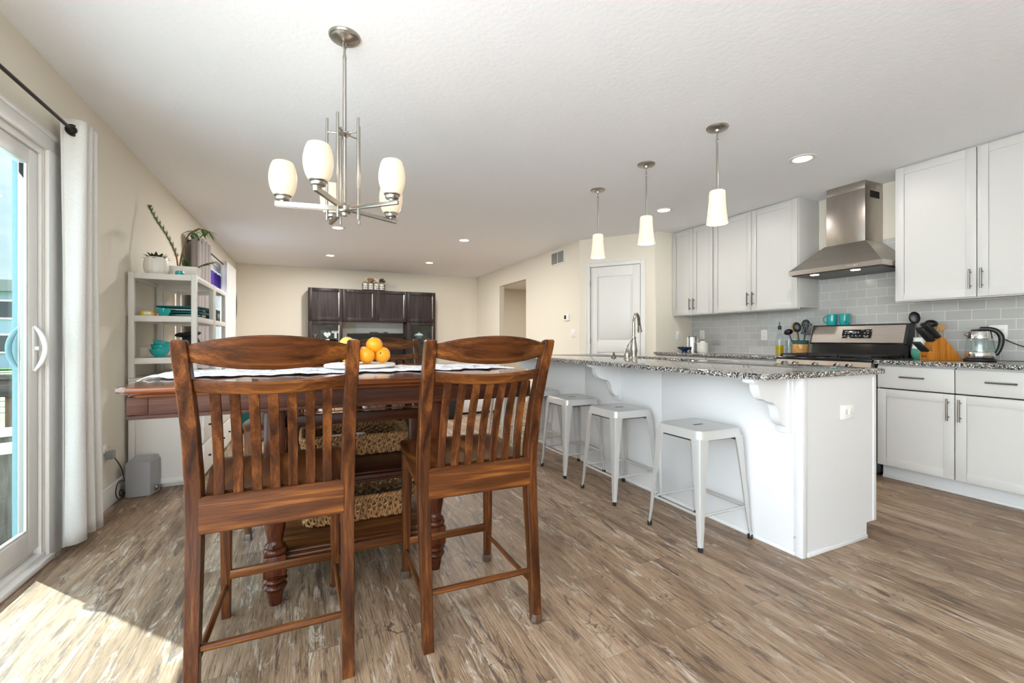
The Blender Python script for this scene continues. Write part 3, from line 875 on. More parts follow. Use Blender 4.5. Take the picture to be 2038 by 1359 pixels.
st = stool('silver metal stool nearest the front end of the island')
for y, s in ((2.51, 'second silver metal stool from the front end of the island'), (3.12, 'third silver metal stool from the front end of the island'),
             (3.73, 'fourth silver metal stool, its seat half hidden by the chair back'), (4.34, 'farthest silver metal stool, glimpsed between the chair slats')):
    put(st, (1.983, y, 0), 0, s)
st.location = (1.983, 1.818, 0)

# ------------------------------------------------------------------ island
IX0, IX1, IY0, IY1 = 2.195, 2.83, 1.375, 4.17
isl = thing('kitchen_island', 'long pale grey kitchen island under the speckled granite top', 'kitchen island', (2.5, 2.77, 0))
k = MB(); k.box(IX0 + .006, IX1 - .075, IY0 + .006, IY1, 0, .09).box(IX0 + .006, IX1, IY0 + .006, IY1, .085, .68).box(IX0 + .006, 2.47, IY0 + .006, IY1, .68, .884).box(2.47, IX1, IY0 + .006, 2.48, .68, .884).box(2.47, IX1, 3.24, IY1, .68, .884).box(2.826, IX1, 2.48, 3.24, .68, .86)
k.build('body', ISL, isl)
k = MB()
edges = [1.418, 2.323, 3.249, IY1]
for y0, y1 in zip(edges, edges[1:]): k.box(IX0 + .001, IX0 + .008, y0 + .0015, y1 - .0015, .02, .884, .001)
k.build('back_panel', ISL, isl)
k = MB(); k.box(IX0 - .004, IX0 + .034, IY0 - .004, IY0 + .034, 0, .884, .003)
k.build('corner_post', ISL, isl)
k = MB(); k.prism([(IX0 + .03, 0), (IX1 - .095, 0), (IX1 - .095, .085), (IX1 - .02, .085), (IX1 - .02, .884), (IX0 + .03, .884)], 'y', IY0, IY0 + .008)
k.box(IX1 - .03, IX1, IY0 - .004, IY0 + .02, .085, .884, .003).box(IX0 + .034, IX1 - .03, IY0 - .003, IY0, .868, .884)
k.build('end_panel', ISL, isl)
k = MB(); k.box(IX0 + .034, IX1 - .09, IY0 - .008, IY0, 0, .024, .006).box(IX0 - .007, IX0 + .001, IY0 + .034, IY1, 0, .022, .006)
k.build('shoe_moulding', ISL, isl)
for i, (y0, y1) in enumerate(((1.42, 2.32), (2.33, 3.24), (3.26, 4.16))):
    k = MB(); k.box(IX1, IX1 + .02, y0, y1, .1, .875, .002)
    k.build('cabinet_door', CAB, isl)
def corbel(y, label):
    o = thing('counter_corbel', label, 'corbel', (IX0, y, .88), 'scrolled corbels under the island top')
    p = [(0, 0), (-.265, 0), (-.265, -.022), (-.235, -.026), (-.23, -.05), (-.222, -.075), (-.2, -.1), (-.165, -.113), (-.13, -.12), (-.105, -.135), (-.09, -.16), (-.083, -.19), (-.074, -.215), (-.055, -.235), (-.03, -.245), (0, -.247)]
    k = MB(); k.prism([(IX0 + .001 + a, .8835 + b) for a, b in p], 'y', y - .024, y + .024); k.build('scroll', ISL, o, smooth=25)
    k = MB(); k.box(IX0 - .02, IX0 + .001, y - .034, y + .034, .605, .8835, .002).box(IX0 - .275, IX0 - .02, y - .03, y + .03, .866, .8835, .002); k.build('mounting_board', ISL, o)
corbel(1.462, 'pale grey scrolled corbel at the front end of the island')
corbel(2.79, 'pale grey scrolled corbel halfway along the island behind the stools')
corbel(4.1, 'pale grey scrolled corbel at the far end of the island')

# granite tops
def slab(pts, z0, z1, r=.008):
    k = MB(); cx_ = sum(p[0] for p in pts) / len(pts); cy_ = sum(p[1] for p in pts) / len(pts)
    def ins(d): return [(x + (d if x < cx_ else -d), y + (d if y < cy_ else -d)) for x, y in pts]
    rings = []
    for d, z in ((r, z0), (r * .3, z0 + r * .3), (0, z0 + r), (0, z1 - r), (r * .3, z1 - r * .3), (r, z1)):
        rings.append([(x, y, z) for x, y in ins(d)])
    return k.loft(rings)
def rounded(x0, x1, y0, y1, rs):
    pts = []
    for (cx_, cy_, a0), r in zip(((x0, y0, 180), (x1, y0, 270), (x1, y1, 0), (x0, y1, 90)), rs):
        ox = cx_ + (r if cx_ == x0 else -r); oy = cy_ + (r if cy_ == y0 else -r)
        for i in range(9):
            a_ = rad(a0 + 90 * i / 8); pts.append((ox + r * math.cos(a_), oy + r * math.sin(a_)))
    return pts
CX0, CX1, CY0, CY1 = 1.895, 2.878, 1.35, 4.2
SX0, SX1, SY0, SY1 = 2.49, 2.81, 2.50, 3.22
k = slab(rounded(CX0, CX1, CY0, CY1, (.05, .012, .012, .05)), .8842, .914)
top = k.build('island_countertop', GRAN)
cut = B(SX0, SX1, SY0, SY1, .8, 1.0, .03, 4).build('cutter', GRAN)
bpy.context.view_layer.update()
md = top.modifiers.new('sink_hole', 'BOOLEAN'); md.operation = 'DIFFERENCE'; md.object = cut; md.solver = 'EXACT'
dg = bpy.context.evaluated_depsgraph_get()
me = bpy.data.meshes.new_from_object(top.evaluated_get(dg)); top.modifiers.clear(); top.data = me
bpy.data.objects.remove(cut)
tag(top, 'speckled black and white granite top of the island with a sink', 'countertop')
k = MB(); e = .004
k.loft([rounded(SX0 - .012, SX1 + .012, SY0 - .012, SY1 + .012, (.04,) * 4) and [(x, y, .8838) for x, y in rounded(SX0 - .012, SX1 + .012, SY0 - .012, SY1 + .012, (.04,) * 4)],
        [(x, y, .8838) for x, y in rounded(SX0 + e, SX1 - e, SY0 + e, SY1 - e, (.04,) * 4)],
        [(x, y, .70) for x, y in rounded(SX0 + .01, SX1 - .01, SY0 + .01, SY1 - .01, (.05,) * 4)],
        [(x, y, .69) for x, y in rounded(SX0 + .04, SX1 - .04, SY0 + .04, SY1 - .04, (.05,) * 4)]], cap=False)
f = [v for v in k.bm.verts if abs(v.co.z - .69) < 1e-5]; k.bm.faces.new(f)
tag(k.build('sink_basin', STEELY), 'stainless steel sink basin set in the island top', 'sink')

# faucet
fx, fy = 2.405, 2.86
fa = thing('kitchen_faucet', 'brushed nickel gooseneck faucet with side lever on the island', 'faucet', (fx, fy, .914))
MB().lathe([(0, 0), (.031, 0), (.031, .005), (.026, .012), (.024, .02), (.027, .05), (.0285, .075), (.025, .11), (.018, .15), (.0165, .165), (.019, .168), (.019, .176), (.0145, .18), (0, .181)], (fx, fy, .914), 24).build('base', NICKEL, fa)
dx, dy = math.cos(rad(35)), math.sin(rad(35))
pts = [(fx, fy, 1.085), (fx, fy, 1.17)]
for i in range(13):
    a_ = PI - PI * .93 * i / 12; pts.append((fx + dx * (.085 + .085 * math.cos(a_)), fy + dy * (.085 + .085 * math.cos(a_)), 1.2 + .085 * math.sin(a_)))
MB().tube(pts, .0125, 12).build('spout', NICKEL, fa)
q = Vector(pts[-1]); q2 = Vector(pts[-2]); dd = (q - q2).normalized()
MB().tube([q, q + dd * .012, q + dd * .016, q + dd * .03, q + dd * .065, q + dd * .085, q + dd * .088], [.0135, .0145, .0125, .0145, .018, .0215, .019], 14).build('spray_head', NICKEL, fa)
hx, hy = 2.29, 2.80
MB().lathe([(0, 0), (.028, 0), (.028, .005), (.022, .012), (.024, .035), (.023, .055), (.018, .062), (.02, .066), (.017, .078), (.008, .086), (0, .088)], (hx, hy, .914), 20).build('lever_base', NICKEL, fa)
MB().tube([(hx, hy, .998), (hx + .004, hy + .0, 1.02), (hx + .03, hy + .01, 1.045), (hx + .065, hy + .03, 1.06), (hx + .09, hy + .045, 1.085)], [.007, .006, .0055, .0055, .007], 10).build('lever', NICKEL, fa)
MB().lathe([(0, 0), (.022, 0), (.022, .004), (.015, .01), (.011, .03), (.008, .034), (.008, .045), (0, .046)], (2.42, 3.14, .914), 16).build('soap_cap', HANDLE, fa)

# ------------------------------------------------------------------ kitchen cabinets (doors face -x)
def shaker(name, x, y0, y1, z0, z1, par, w=.057, t=.019, flat=False, m=None):
    k = MB(); m = m or CAB
    if flat: k.box(x, x + t, y0, y1, z0, z1, .0025)
    else:
        k.box(x + .005, x + t, y0 + .002, y1 - .002, z0 + .002, z1 - .002)
        k.box(x, x + t, y0, y0 + w, z0, z1, .002).box(x, x + t, y1 - w, y1, z0, z1, .002)
        k.box(x, x + t, y0 + w, y1 - w, z0, z0 + w, .002).box(x, x + t, y0 + w, y1 - w, z1 - w, z1, .002)
    return k.build(name, m, par)
def pull(par, x, y, z, L=.14, vert=True):
    k = MB(); h_ = L / 2
    if vert:
        k.tube([(x - .03, y, z - h_), (x - .03, y, z + h_)], .006, 10)
        for s in (-1, 1): k.tube([(x - .03, y, z + s * h_ * .68), (x + .001, y, z + s * h_ * .68)], .0045, 8)
    else:
        k.tube([(x - .03, y - h_, z), (x - .03, y + h_, z)], .006, 10)
        for s in (-1, 1): k.tube([(x - .03, y + s * h_ * .68, z), (x + .001, y + s * h_ * .68, z)], .0045, 8)
    return k.build('handle', HANDLE, par)
def upper(label, y0, y1, ym):
    o = thing('upper_cabinet', label, 'cabinet', (4.435, (y0 + y1) / 2, 1.372), 'white upper kitchen cabinets')
    k = MB(); k.box(4.2895, XK - .001, y0, y1, 1.380, 2.4385, .001).box(4.2895, 4.31, y0, y1, 1.366, 1.381, .002)
    k.build('body', CAB, o)
    B(4.2885, 4.29, ym - .003, ym + .003, 1.38, 2.43).build('door_gap', GAP, o)
    g = .0025
    d = shaker('door', 4.27, y0 + .006, ym - g, 1.375, 2.428, o); pull(d, 4.27, ym - .03, 1.50)
    d = shaker('door', 4.27, ym + g, y1 - .006, 1.375, 2.428, o); pull(d, 4.27, ym + .03, 1.50)
upper('white narrow double-door upper cabinet at the left end by the cream wall', 3.702, 4.33, 3.998)
upper('white wide double-door upper cabinet left of the range hood', 2.717, 3.698, 3.211)
upper('white double-door upper cabinet right of the range hood', .985, 1.947, 1.465)
def lower(label, y0, y1, ym):
    o = thing('base_cabinet', label, 'cabinet', (4.3, (y0 + y1) / 2, 0), 'white base kitchen cabinets')
    k = MB(); k.box(4.0195, XK - .001, y0, y1, .108, .8835, .001); k.build('body', CAB, o)
    k = MB(); k.box(4.09, 4.11, y0, y1, 0, .109).box(4.078, 4.09, y0, y1, 0, .022, .006); k.build('toe_kick', ISL, o)
    B(4.0185, 4.0196, ym - .004, ym + .004, .12, .875).build('door_gap', GAP, o)
    B(4.0185, 4.0196, y0 + .01, y1 - .01, .695, .705).build('drawer_gap', GAP, o)
    for a_, b2, s in ((y0 + .004, ym - .003, -1), (ym + .003, y1 - .004, 1)):
        d = shaker('drawer', 4.0, a_, b2, .704, .868, o, flat=True); pull(d, 4.0, (a_ + b2) / 2, .794, .145, False)
        d = shaker('door', 4.0, a_, b2, .114, .694, o); pull(d, 4.0, ym + s * .031, .59, .15)
lower('white base cabinet with two drawers and two doors right of the range', 1.02, 1.937, 1.482)
lower('white base cabinet left of the range behind the island', 2.722, 3.56, 3.14)
lower('white base cabinet at the far end under the silver canister', 3.563, 4.33, 3.95)
tag(slab([(3.962, .6), (XK - .01, .6), (XK - .01, 1.94), (3.962, 1.94)], .8842, .914, .005).build('countertop', GRAN), 'granite countertop under the kettle and knife block', 'countertop')
tag(slab([(3.962, 2.722), (XK - .01, 2.722), (XK - .01, 4.334), (3.962, 4.334)], .8842, .914, .005).build('countertop', GRAN), 'granite countertop under the silver canister', 'countertop')

# ------------------------------------------------------------------ range
rg = thing('gas_range', 'stainless and black gas range between the white base cabinets', 'range', (4.25, 2.33, 0))
RY0, RY1 = 1.947, 2.715
k = MB(); k.box(3.99, XK - .012, RY0, RY1, .03, .895, .004); k.build('body', BLACK, rg)
k = MB(); k.box(3.955, XK - .03, RY0, RY1, .888, .918, .008); k.build('cooktop', BLKGL, rg)
k = MB(); k.prism([(3.955, .892), (3.935, .83), (3.945, .80), (3.99, .80), (3.99, .892)], 'y', RY0 + .004, RY1 - .004); k.build('control_front', STEELY, rg)
for y in (2.627, 2.53, 2.358, 2.188, 2.10):
    Mx = Matrix.Rotation(-PI / 2 - rad(18), 4, 'Y')
    k = MB(); k.lathe([(0, 0), (.024, 0), (.024, .004), (.02, .006), (.019, .03), (.016, .035), (0, .035)], (3.944, y, .858), 18, Mx)
    kb = k.build('knob', CHROME, rg)
    k = MB(); k.box(-.021, .021, -.0045, .0045, .02, .0365, .003, M=Matrix.Translation((3.944, y, .858)) @ Mx); k.build('grip', BLACK, kb)
k = MB(); k.box(3.95, 3.992, RY0 + .004, RY1 - .004, .25, .795, .004); od = k.build('oven_door', STEELY, rg)
B(3.948, 3.951, RY0 + .1, RY1 - .1, .36, .66, .001).build('oven_window', BLKGL, od)
k = MB(); k.tube([(3.905, RY0 + .04, .745), (3.905, RY1 - .04, .745)], .011, 12)
for y in (RY0 + .07, RY1 - .07): k.tube([(3.905, y, .745), (3.952, y, .745)], .008, 8)
k.build('oven_handle', STEELY, od)
B(3.955, 3.992, RY0 + .004, RY1 - .004, .06, .243, .004).build('drawer', STEELY, rg)
for y0, y1 in ((1.965, 2.205), (2.21, 2.45), (2.455, 2.697)):
    k = MB()
    for y in (y0 + .008, y1 - .008): k.box(3.99, 4.44, y - .006, y + .006, .93, .944, .002)
    for x in (3.99, 4.10, 4.215, 4.33, 4.44): k.box(x - .006, x + .006, y0 + .004, y1 - .004, .93, .944, .002)
    k.box(3.99, 4.44, (y0 + y1) / 2 - .005, (y0 + y1) / 2 + .005, .93, .946, .002)
    for x in (3.99, 4.44):
        for y in (y0 + .008, y1 - .008): k.box(x - .006, x + .006, y - .006, y + .006, .916, .932)
    k.build('grate', IRON, rg)
for x, y in ((4.1, 2.09), (4.33, 2.09), (4.1, 2.575), (4.33, 2.575), (4.215, 2.33)):
    MB().lathe([(0, 0), (.045, 0), (.045, .008), (.03, .01), (.03, .014), (0, .014)], (x, y, .917), 20).build('burner', IRON, rg)
k = MB(); k.prism([(4.45, .918), (4.5, .918), (4.53, 1.03), (4.47, 1.03)], 'y', RY0 + .012, RY1 - .012)
k.box(4.535, XK - .012, RY0 + .006, RY1 - .006, .9, 1.197, .003); k.build('backguard_base', BLKGL, rg)
k = MB(); sec = [(4.455, 1.043), (4.46, 1.035), (4.5, 1.035), (4.55, 1.2), (4.52, 1.202), (4.505, 1.195)]
k.prism(sec, 'y', RY0 + .02, RY1 - .004); bg = k.build('backguard_panel', STEELY, rg)
k = MB(); k.prism([(4.448, 1.035), (4.46, 1.027), (4.58, 1.027), (4.585, 1.2), (4.575, 1.206), (4.515, 1.206), (4.5, 1.196)], 'y', RY0, RY0 + .022)
k.prism([(4.448, 1.035), (4.46, 1.027), (4.58, 1.027), (4.585, 1.2), (4.575, 1.206), (4.515, 1.206), (4.5, 1.196)], 'y', RY1 - .006, RY1)
k.box(4.5, XK - .012, RY0, RY1, 1.196, 1.2065, .003); k.build('backguard_end_cap', BLACK, rg)
# control display lying on the tilted panel face (from (4.455,1.043) to (4.505,1.195))
sl_ = math.atan2(.05, .152)
MD = Matrix.Translation((4.480, 2.325, 1.121)) @ Matrix.Rotation(sl_, 4, 'Y')
k = MB(); k.box(-.004, .002, -.118, .118, -.041, .041, .0025, M=MD); dp = k.build('control_display', BLKGL, bg)
WH = mat('white_print', '#d8d8d6', .6)
k = MB()
for y, z, w_, h_ in [(.085, .024, .022, .003), (-.085, .026, .022, .003), (.09, .006, .012, .004), (.065, .006, .012, .004), (-.065, .006, .012, .004), (-.09, .006, .012, .004), (.09, -.02, .012, .004), (.062, -.02, .014, .004), (.03, -.02, .01, .004), (.0, -.02, .01, .004), (-.03, -.02, .01, .004), (-.065, -.02, .012, .004), (-.09, -.02, .012, .004), (-.08, -.031, .03, .0025)]:
    k.box(-.0046, -.0038, y - w_ / 2, y + w_ / 2, z - h_ / 2, z + h_ / 2, M=MD)
k.build('key_marking', WH, dp)
def seg7(ch, y, z, w_, h_, k, M):
    on = {'1': 'bc', '2': 'abged', '0': 'abcdef', '4': 'fgbc', '3': 'abgcd', '7': 'abc', '5': 'afgcd', '8': 'abcdefg'}[ch]; t = .0022
    S = {'a': (0, h_, w_, t), 'd': (0, 0, w_, t), 'g': (0, h_ / 2, w_, t), 'f': (w_ / 2, h_ * .75, t, h_ / 2), 'b': (-w_ / 2, h_ * .75, t, h_ / 2), 'e': (w_ / 2, h_ * .25, t, h_ / 2), 'c': (-w_ / 2, h_ * .25, t, h_ / 2)}
    for q in on:
        a_, b2, ww, hh = S[q]; k.box(-.0047, -.0038, y + a_ - ww / 2, y + a_ + ww / 2, z + b2 - hh / 2, z + b2 + hh / 2, M=M)
k = MB()
for ch_, y in (('2', .026), ('0', .009), ('4', -.011)): seg7(ch_, y, .004, .009, .016, k, MD)
k.build('clock_digits', mat('dim_display_digits', '#7d8c90', .5, emit='#8fb0b8', es=.35), dp)

# ------------------------------------------------------------------ hood
hd = thing('range_hood', 'stainless steel chimney range hood over the range', 'range hood', (4.35, 2.33, 1.65))
HY0, HY1 = 1.9505, 2.695
k = MB()
k.loft([[(4.1, HY0, 1.665), (XK - .001, HY0, 1.665), (XK - .001, HY1, 1.665), (4.1, HY1, 1.665)], [(4.1, HY0, 1.705), (XK - .001, HY0, 1.705), (XK - .001, HY1, 1.705), (4.1, HY1, 1.705)],
        [(4.315, 2.17, 1.918), (XK - .001, 2.17, 1.918), (XK - .001, 2.503, 1.918), (4.315, 2.503, 1.918)]], True)
k.build('canopy', STEELY, hd, smooth=20)
k = MB(); k.box(4.325, XK - .001, 2.18, 2.493, 1.905, 2.37, .002).box(4.327, XK - .001, 2.182, 2.491, 2.365, 2.4385, .001); k.build('chimney', STEELX, hd)
k = MB()
for i in range(14):
    x = 4.4 + i * .0105; k.box(x, x + .0055, 2.1785, 2.1825, 2.30, 2.36)
k.build('vent_slots', GAP, hd)
k = MB(); k.box(4.12, XK - .02, HY0 + .02, HY1 - .02, 1.655, 1.666); k.build('filter', mat_steel('dark_filter_mesh', '#5f5b57', .4, 1), hd)
for y in (2.17, 2.50):
    MB().lathe([(0, 0), (.032, 0), (.034, .004), (0, .004)], (4.165, y, 1.6515), 24).build('hood_lamp', LED, hd)
for i in range(5):
    MB().lathe([(0, 0), (.007, 0), (.006, .006), (0, .007)], (4.1, 2.205 - i * .023, 1.684), 12, Matrix.Rotation(-PI / 2, 4, 'Y')).build('button', CHROME, hd)

# ------------------------------------------------------------------ countertop things
CZ = .9145
o = thing('canister', 'silver metal canister with lid by the cream return wall', 'canister', (4.36, 4.09, CZ))
MB().lathe([(0, 0), (.085, 0), (.088, .004), (.088, .018), (.084, .022), (.084, .165), (.087, .168), (.087, .172), (0, .172)], (4.36, 4.09, CZ), 32).build('body', CHROME, o)
ld_ = MB().lathe([(.0895, 0), (.0895, .012), (.08, .02), (.03, .027), (0, .028)], (4.36, 4.09, CZ + .17), 32).build('lid', CHROME, o)
MB().lathe([(0, 0), (.006, 0), (.006, .01), (.011, .017), (.008, .026), (0, .028)], (4.36, 4.09, CZ + .196), 14).build('knob', CHROME, ld_)
k = MB()
k.lathe([(.0, 0), (.035, 0), (.036, .012), (.03, .018), (.05, .03), (.075, .052), (.082, .06), (.078, .062), (.045, .034), (0, .026)], (4.16, 4.02, CZ), 30)
for v in k.bm.verts:
    a_ = math.atan2(v.co.y - 4.02, v.co.x - 4.16); r_ = math.hypot(v.co.y - 4.02, v.co.x - 4.16)
    if r_ > .06: v.co.z += .006 * math.cos(a_ * 6)
tag(k.build('glass_bowl', BLUEB), 'small dark blue footed bowl in front of the silver canister', 'bowl')
o = thing('ceramic_jar', 'small cream ceramic jar right of the silver canister', 'jar', (4.33, 3.9, CZ))
MB().lathe([(0, 0), (.06, 0), (.062, .01), (.062, .1), (.066, .105), (.066, .112), (0, .112)], (4.33, 3.9, CZ), 28).build('body', CERAM, o)
MB().lathe([(.068, .1), (.068, .115), (.03, .12), (.028, .135), (0, .137)], (4.33, 3.9, CZ), 28).build('lid', CERAM, o)
o = thing('oil_bottle', 'glass oil bottle with black spout left of the utensil crock', 'bottle', (4.36, 2.96, CZ))
bp = [(0, 0), (.034, 0), (.037, .006), (.037, .15), (.032, .185), (.015, .215), (.0135, .25), (.0155, .252), (.0155, .262), (0, .262)]
MB().lathe(bp, (4.36, 2.96, CZ), 28).build('bottle_glass', GLASS, o)
MB().lathe([(0, .004), (.033, .004), (.034, .01), (.034, .098), (0, .098)], (4.36, 2.96, CZ), 24).build('oil', OIL, o)
MB().lathe([(0, .255), (.013, .255), (.017, .268), (.017, .285), (.01, .296), (.004, .3), (.004, .335), (0, .336)], (4.36, 2.96, CZ), 16).build('pourer', BLACK, o)
for (x, y), lab, h_ in (((4.42, 2.905), 'tall clear glass tumbler between the oil bottle and the crock', .15), ((4.46, 2.87), 'clear glass with a curved stem directly beside the crock', .16)):
    o = thing('drinking_glass', lab, 'glass', (x, y, CZ))
    MB().lathe([(0, 0), (.026, 0), (.028, .004), (.03, h_), (.0285, h_), (.026, .012), (0, .01)], (x, y, CZ), 24).build('glass_body', GLASS, o)
cx_, cy_ = 4.44, 2.80
o = thing('utensil_crock', 'tan patterned stoneware crock with a teal rim left of the range', 'crock', (cx_, cy_, CZ))
MB().lathe([(0, 0), (.058, 0), (.064, .006), (.068, .05), (.07, .1), (.066, .112), (.058, .112), (.058, .02), (0, .015)], (cx_, cy_, CZ), 32).build('body', CROCK, o)
MB().lathe([(.066, .108), (.069, .114), (.067, .135), (.071, .145), (.066, .148), (.06, .14), (.058, .108)], (cx_, cy_, CZ), 32).build('rim', mat('teal_crock_rim', '#2d5a58', .25), o)
def utensil(name, lab, x, y, z, lean, az, L, head, m, mh=None):
    Mx = Matrix.Translation((x, y, z)) @ Matrix.Rotation(az, 4, 'Z') @ Matrix.Rotation(lean, 4, 'Y') @ Matrix.Rotation(rad(32) - az, 4, 'Z')
    o = thing(name, lab, 'kitchen utensil', (x, y, z), 'utensils in the crock')
    k = MB(); k.tube([Mx @ Vector((0, 0, 0)), Mx @ Vector((0, 0, L * .5)), Mx @ Vector((0, 0, L))], [.006, .006, .005], 8); k.build('handle', m, o)
    k = MB(); head(k, Mx @ Matrix.Translation((0, 0, L))); k.build('utensil_head', mh or m, o)
def h_spat(k, M): k.box(-.004, .004, -.038, .038, -.012, .09, .003, M=M)
def h_small(k, M): k.box(-.004, .004, -.022, .022, -.01, .05, .003, M=M)
def h_turner(k, M):
    for i in range(5): k.box(-.003, .003, -.04 + i * .0165, -.03 + i * .0165, .0, .09, .001, M=M)
    k.box(-.003, .003, -.04, .04, -.012, .006, .002, M=M).box(-.003, .003, -.04, .04, .085, .1, .002, M=M)
def h_spoon(k, M): k.ball(M @ Vector((0, 0, .035)), .05, (.25, .72, 1), 16, M.to_3x3().to_4x4())
def h_ladle(k, M): k.ball(M @ Vector((.03, 0, .02)), .042, (1, 1, .7), 16, M.to_3x3().to_4x4())
zz = CZ + .02
utensil('wooden_spoon', 'wooden spoon leaning left in the tan crock', cx_ - .01, cy_ + .01, zz, rad(9), rad(75), .23, h_spoon, SPOONW)
utensil('serving_spoon', 'black solid spoon in the middle of the tan crock', cx_ + .005, cy_ + .0, zz, rad(7), rad(120), .225, h_spoon, BLACK)
utensil('slotted_turner', 'black slotted turner leaning right in the tan crock', cx_, cy_ - .015, zz, rad(9), rad(-75), .20, h_turner, BLACK)
utensil('ladle', 'black ladle hooked out to the left of the tan crock', cx_ - .015, cy_ + .03, zz, rad(20), rad(95), .21, h_ladle, BLACK)
utensil('slotted_spoon', 'black slotted spoon standing behind the turner in the crock', cx_ + .02, cy_ - .01, zz, rad(5), rad(-60), .25, h_spoon, BLACK)
def mug(lab, x, y, z, ha):
    o = thing('teal_mug', lab, 'mug', (x, y, z), 'teal mugs on the range')
    MB().lathe([(0, 0), (.036, 0), (.039, .004), (.041, .05), (.041, .098), (.042, .102), (.0395, .102), (.037, .095), (.036, .008), (0, .007)], (x, y, z), 28).build('cup', TEAL, o)
    ux, uy = math.cos(ha), math.sin(ha)
    MB().tube([(x + ux * r_, y + uy * r_, z + q) for r_, q in ((.038, .082), (.055, .084), (.067, .072), (.069, .052), (.062, .033), (.05, .024), (.038, .024))], .0055, 8).build('handle', TEAL, o)
mug('teal mug on the range back with its handle to the left', 4.54, 2.565, 1.207, rad(115))
mug('teal mug on the range back with its handle to the right', 4.54, 2.452, 1.207, rad(215))
# knife block
kbm = thing('knife_block', 'honey-coloured wooden knife block right of the range', 'knife block', (4.38, 1.72, CZ))
KM = Matrix.Translation((4.31, 1.775, CZ)) @ Matrix.Rotation(rad(-38), 4, 'Z')
prf = [(0, 0), (.215, 0), (.215, .012), (.098, .178), (.03, .13), (.03, .062), (0, .062)]
k = MB(); k.loft([[KM @ Vector((x, s * .046, z)) for x, z in prf] for s in (-1, 1)]); k.build('block', KNIFEW, kbm, smooth=20)
k = MB()
for q, (y0, wd_) in enumerate(((-.026, .012), (-.010, .008), (.004, .01), (.018, .008))): k.box(-.0008, 0, y0, y0 + wd_, .02, .036, M=KM)
k.build('lettering', mat('burnt_mark', '#5a3212', .8), kbm)
def knife(lab, t, y, L, w_, up=0):
    dirv = Vector((-.60, 0, .80)).normalized()
    base = Vector((.03 + .068 * t, y, .13 + .048 * t)) if up == 0 else Vector((.012, y, .062))
    if up: dirv = Vector((-.66, 0, .75)).normalized()
    M_ = KM @ Matrix.Translation(base) @ Matrix.Rotation(math.atan2(dirv.x, dirv.z), 4, 'Y')
    o = thing('kitchen_knife', lab, 'knife', KM @ base, 'knives in the wooden block')
    MB().box(-w_, w_, -.0085 if L > .105 else -.006, .0085 if L > .105 else .006, .004, L, .005, M=M_).build('handle', BLACK, o)
    MB().box(-w_ * .9, w_ * .9, -.0016, .0016, -.02, .006, M=M_).build('blade', CHROME, o)
NM = ['first', 'second', 'third', 'fourth']
for i in range(4): knife('black handled knife, %s in the top row of the block from the left' % NM[i], .8, -.03 + i * .02, .14, .0135)
for i in range(4): knife('black handled knife, %s in the middle row of the block from the left' % NM[i], .25, -.03 + i * .02, .13, .0125)
for i in range(6): knife('black handled steak knife, %s in the low front row of the block' % ('first', 'second', 'third', 'fourth', 'fifth', 'sixth')[i], 0, -.036 + i * .0144, .1, .009, 1)
# teal vase with black utensils behind the block
vx, vy = 4.45, 1.845
o = thing('teal_vase', 'teal and white crock behind the knife block', 'crock', (vx, vy, CZ))
MB().lathe([(0, 0), (.05, 0), (.062, .02), (.068, .05), (.063, .085)], (vx, vy, CZ), 28).build('base', mat('sea_green_glaze', '#4a8f7d', .2), o)
MB().lathe([(.063, .085), (.055, .13), (.052, .17), (.056, .175), (.05, .175), (.048, .13), (.056, .08)], (vx, vy, CZ), 28).build('neck', mat('white_glaze', '#d6d8d4', .2), o)
utensil('serving_spoon', 'black serving spoon standing tallest behind the knife block', vx - .01, vy, CZ + .03, rad(8), rad(95), .27, h_spoon, BLACK)
utensil('serving_spoon', 'black deep spoon leaning over the knives', vx, vy - .01, CZ + .03, rad(12), rad(-90), .235, h_ladle, BLACK)
utensil('wooden_spatula', 'pale wooden spatula behind the knife handles', vx + .02, vy - .02, CZ + .03, rad(22), rad(-88), .215, h_small, SPOONW)
# kettle
kx, ky = 4.42, 1.50
o = thing('electric_kettle', 'glass and steel electric kettle with black handle', 'kettle', (kx, ky, CZ))
MB().lathe([(0, 0), (.085, 0), (.088, .006), (.085, .016), (.07, .02), (0, .02)], (kx, ky, CZ), 32).build('power_base', BLACK, o)
MB().lathe([(0, .022), (.075, .022), (.079, .028), (.079, .062), (.077, .066), (0, .066)], (kx, ky, CZ), 32).build('steel_foot', CHROME, o)
MB().lathe([(.077, .065), (.078, .09), (.074, .13), (.066, .17), (.0655, .17), (.0735, .13), (.0775, .09), (.0765, .065)], (kx, ky, CZ), 36).build('glass_body', GLASS, o)
MB().lathe([(.067, .165), (.064, .19), (.058, .215), (.045, .222), (0, .224)], (kx, ky, CZ), 32).build('steel_collar', CHROME, o)
MB().lathe([(.05, .218), (.046, .228), (.02, .233), (0, .234)], (kx, ky, CZ), 28).build('lid', BLACK, o)
ux, uy = .42, -.907
k = MB(); smooth_tube(k, [(kx + ux * r_, ky + uy * r_, CZ + z) for r_, z in ((.0, .236), (.05, .232), (.085, .215), (.104, .18), (.106, .14), (.098, .095), (.085, .06), (.078, .045))], [.012, .015, .0165, .0165, .016, .015, .014, .011], 14); k.build('handle', BLACK, o)
MB().tube([(kx - ux * .055, ky - uy * .055, CZ + .19), (kx - ux * .08, ky - uy * .08, CZ + .2)], [.02, .008], 10).build('spout', CHROME, o)
k = MB()
for z in range(6): k.box(kx - .079, kx - .0755, ky + .002, ky + .012, CZ + .08 + z * .013, CZ + .0815 + z * .013)
k.build('level_marks', WHITEP, o)
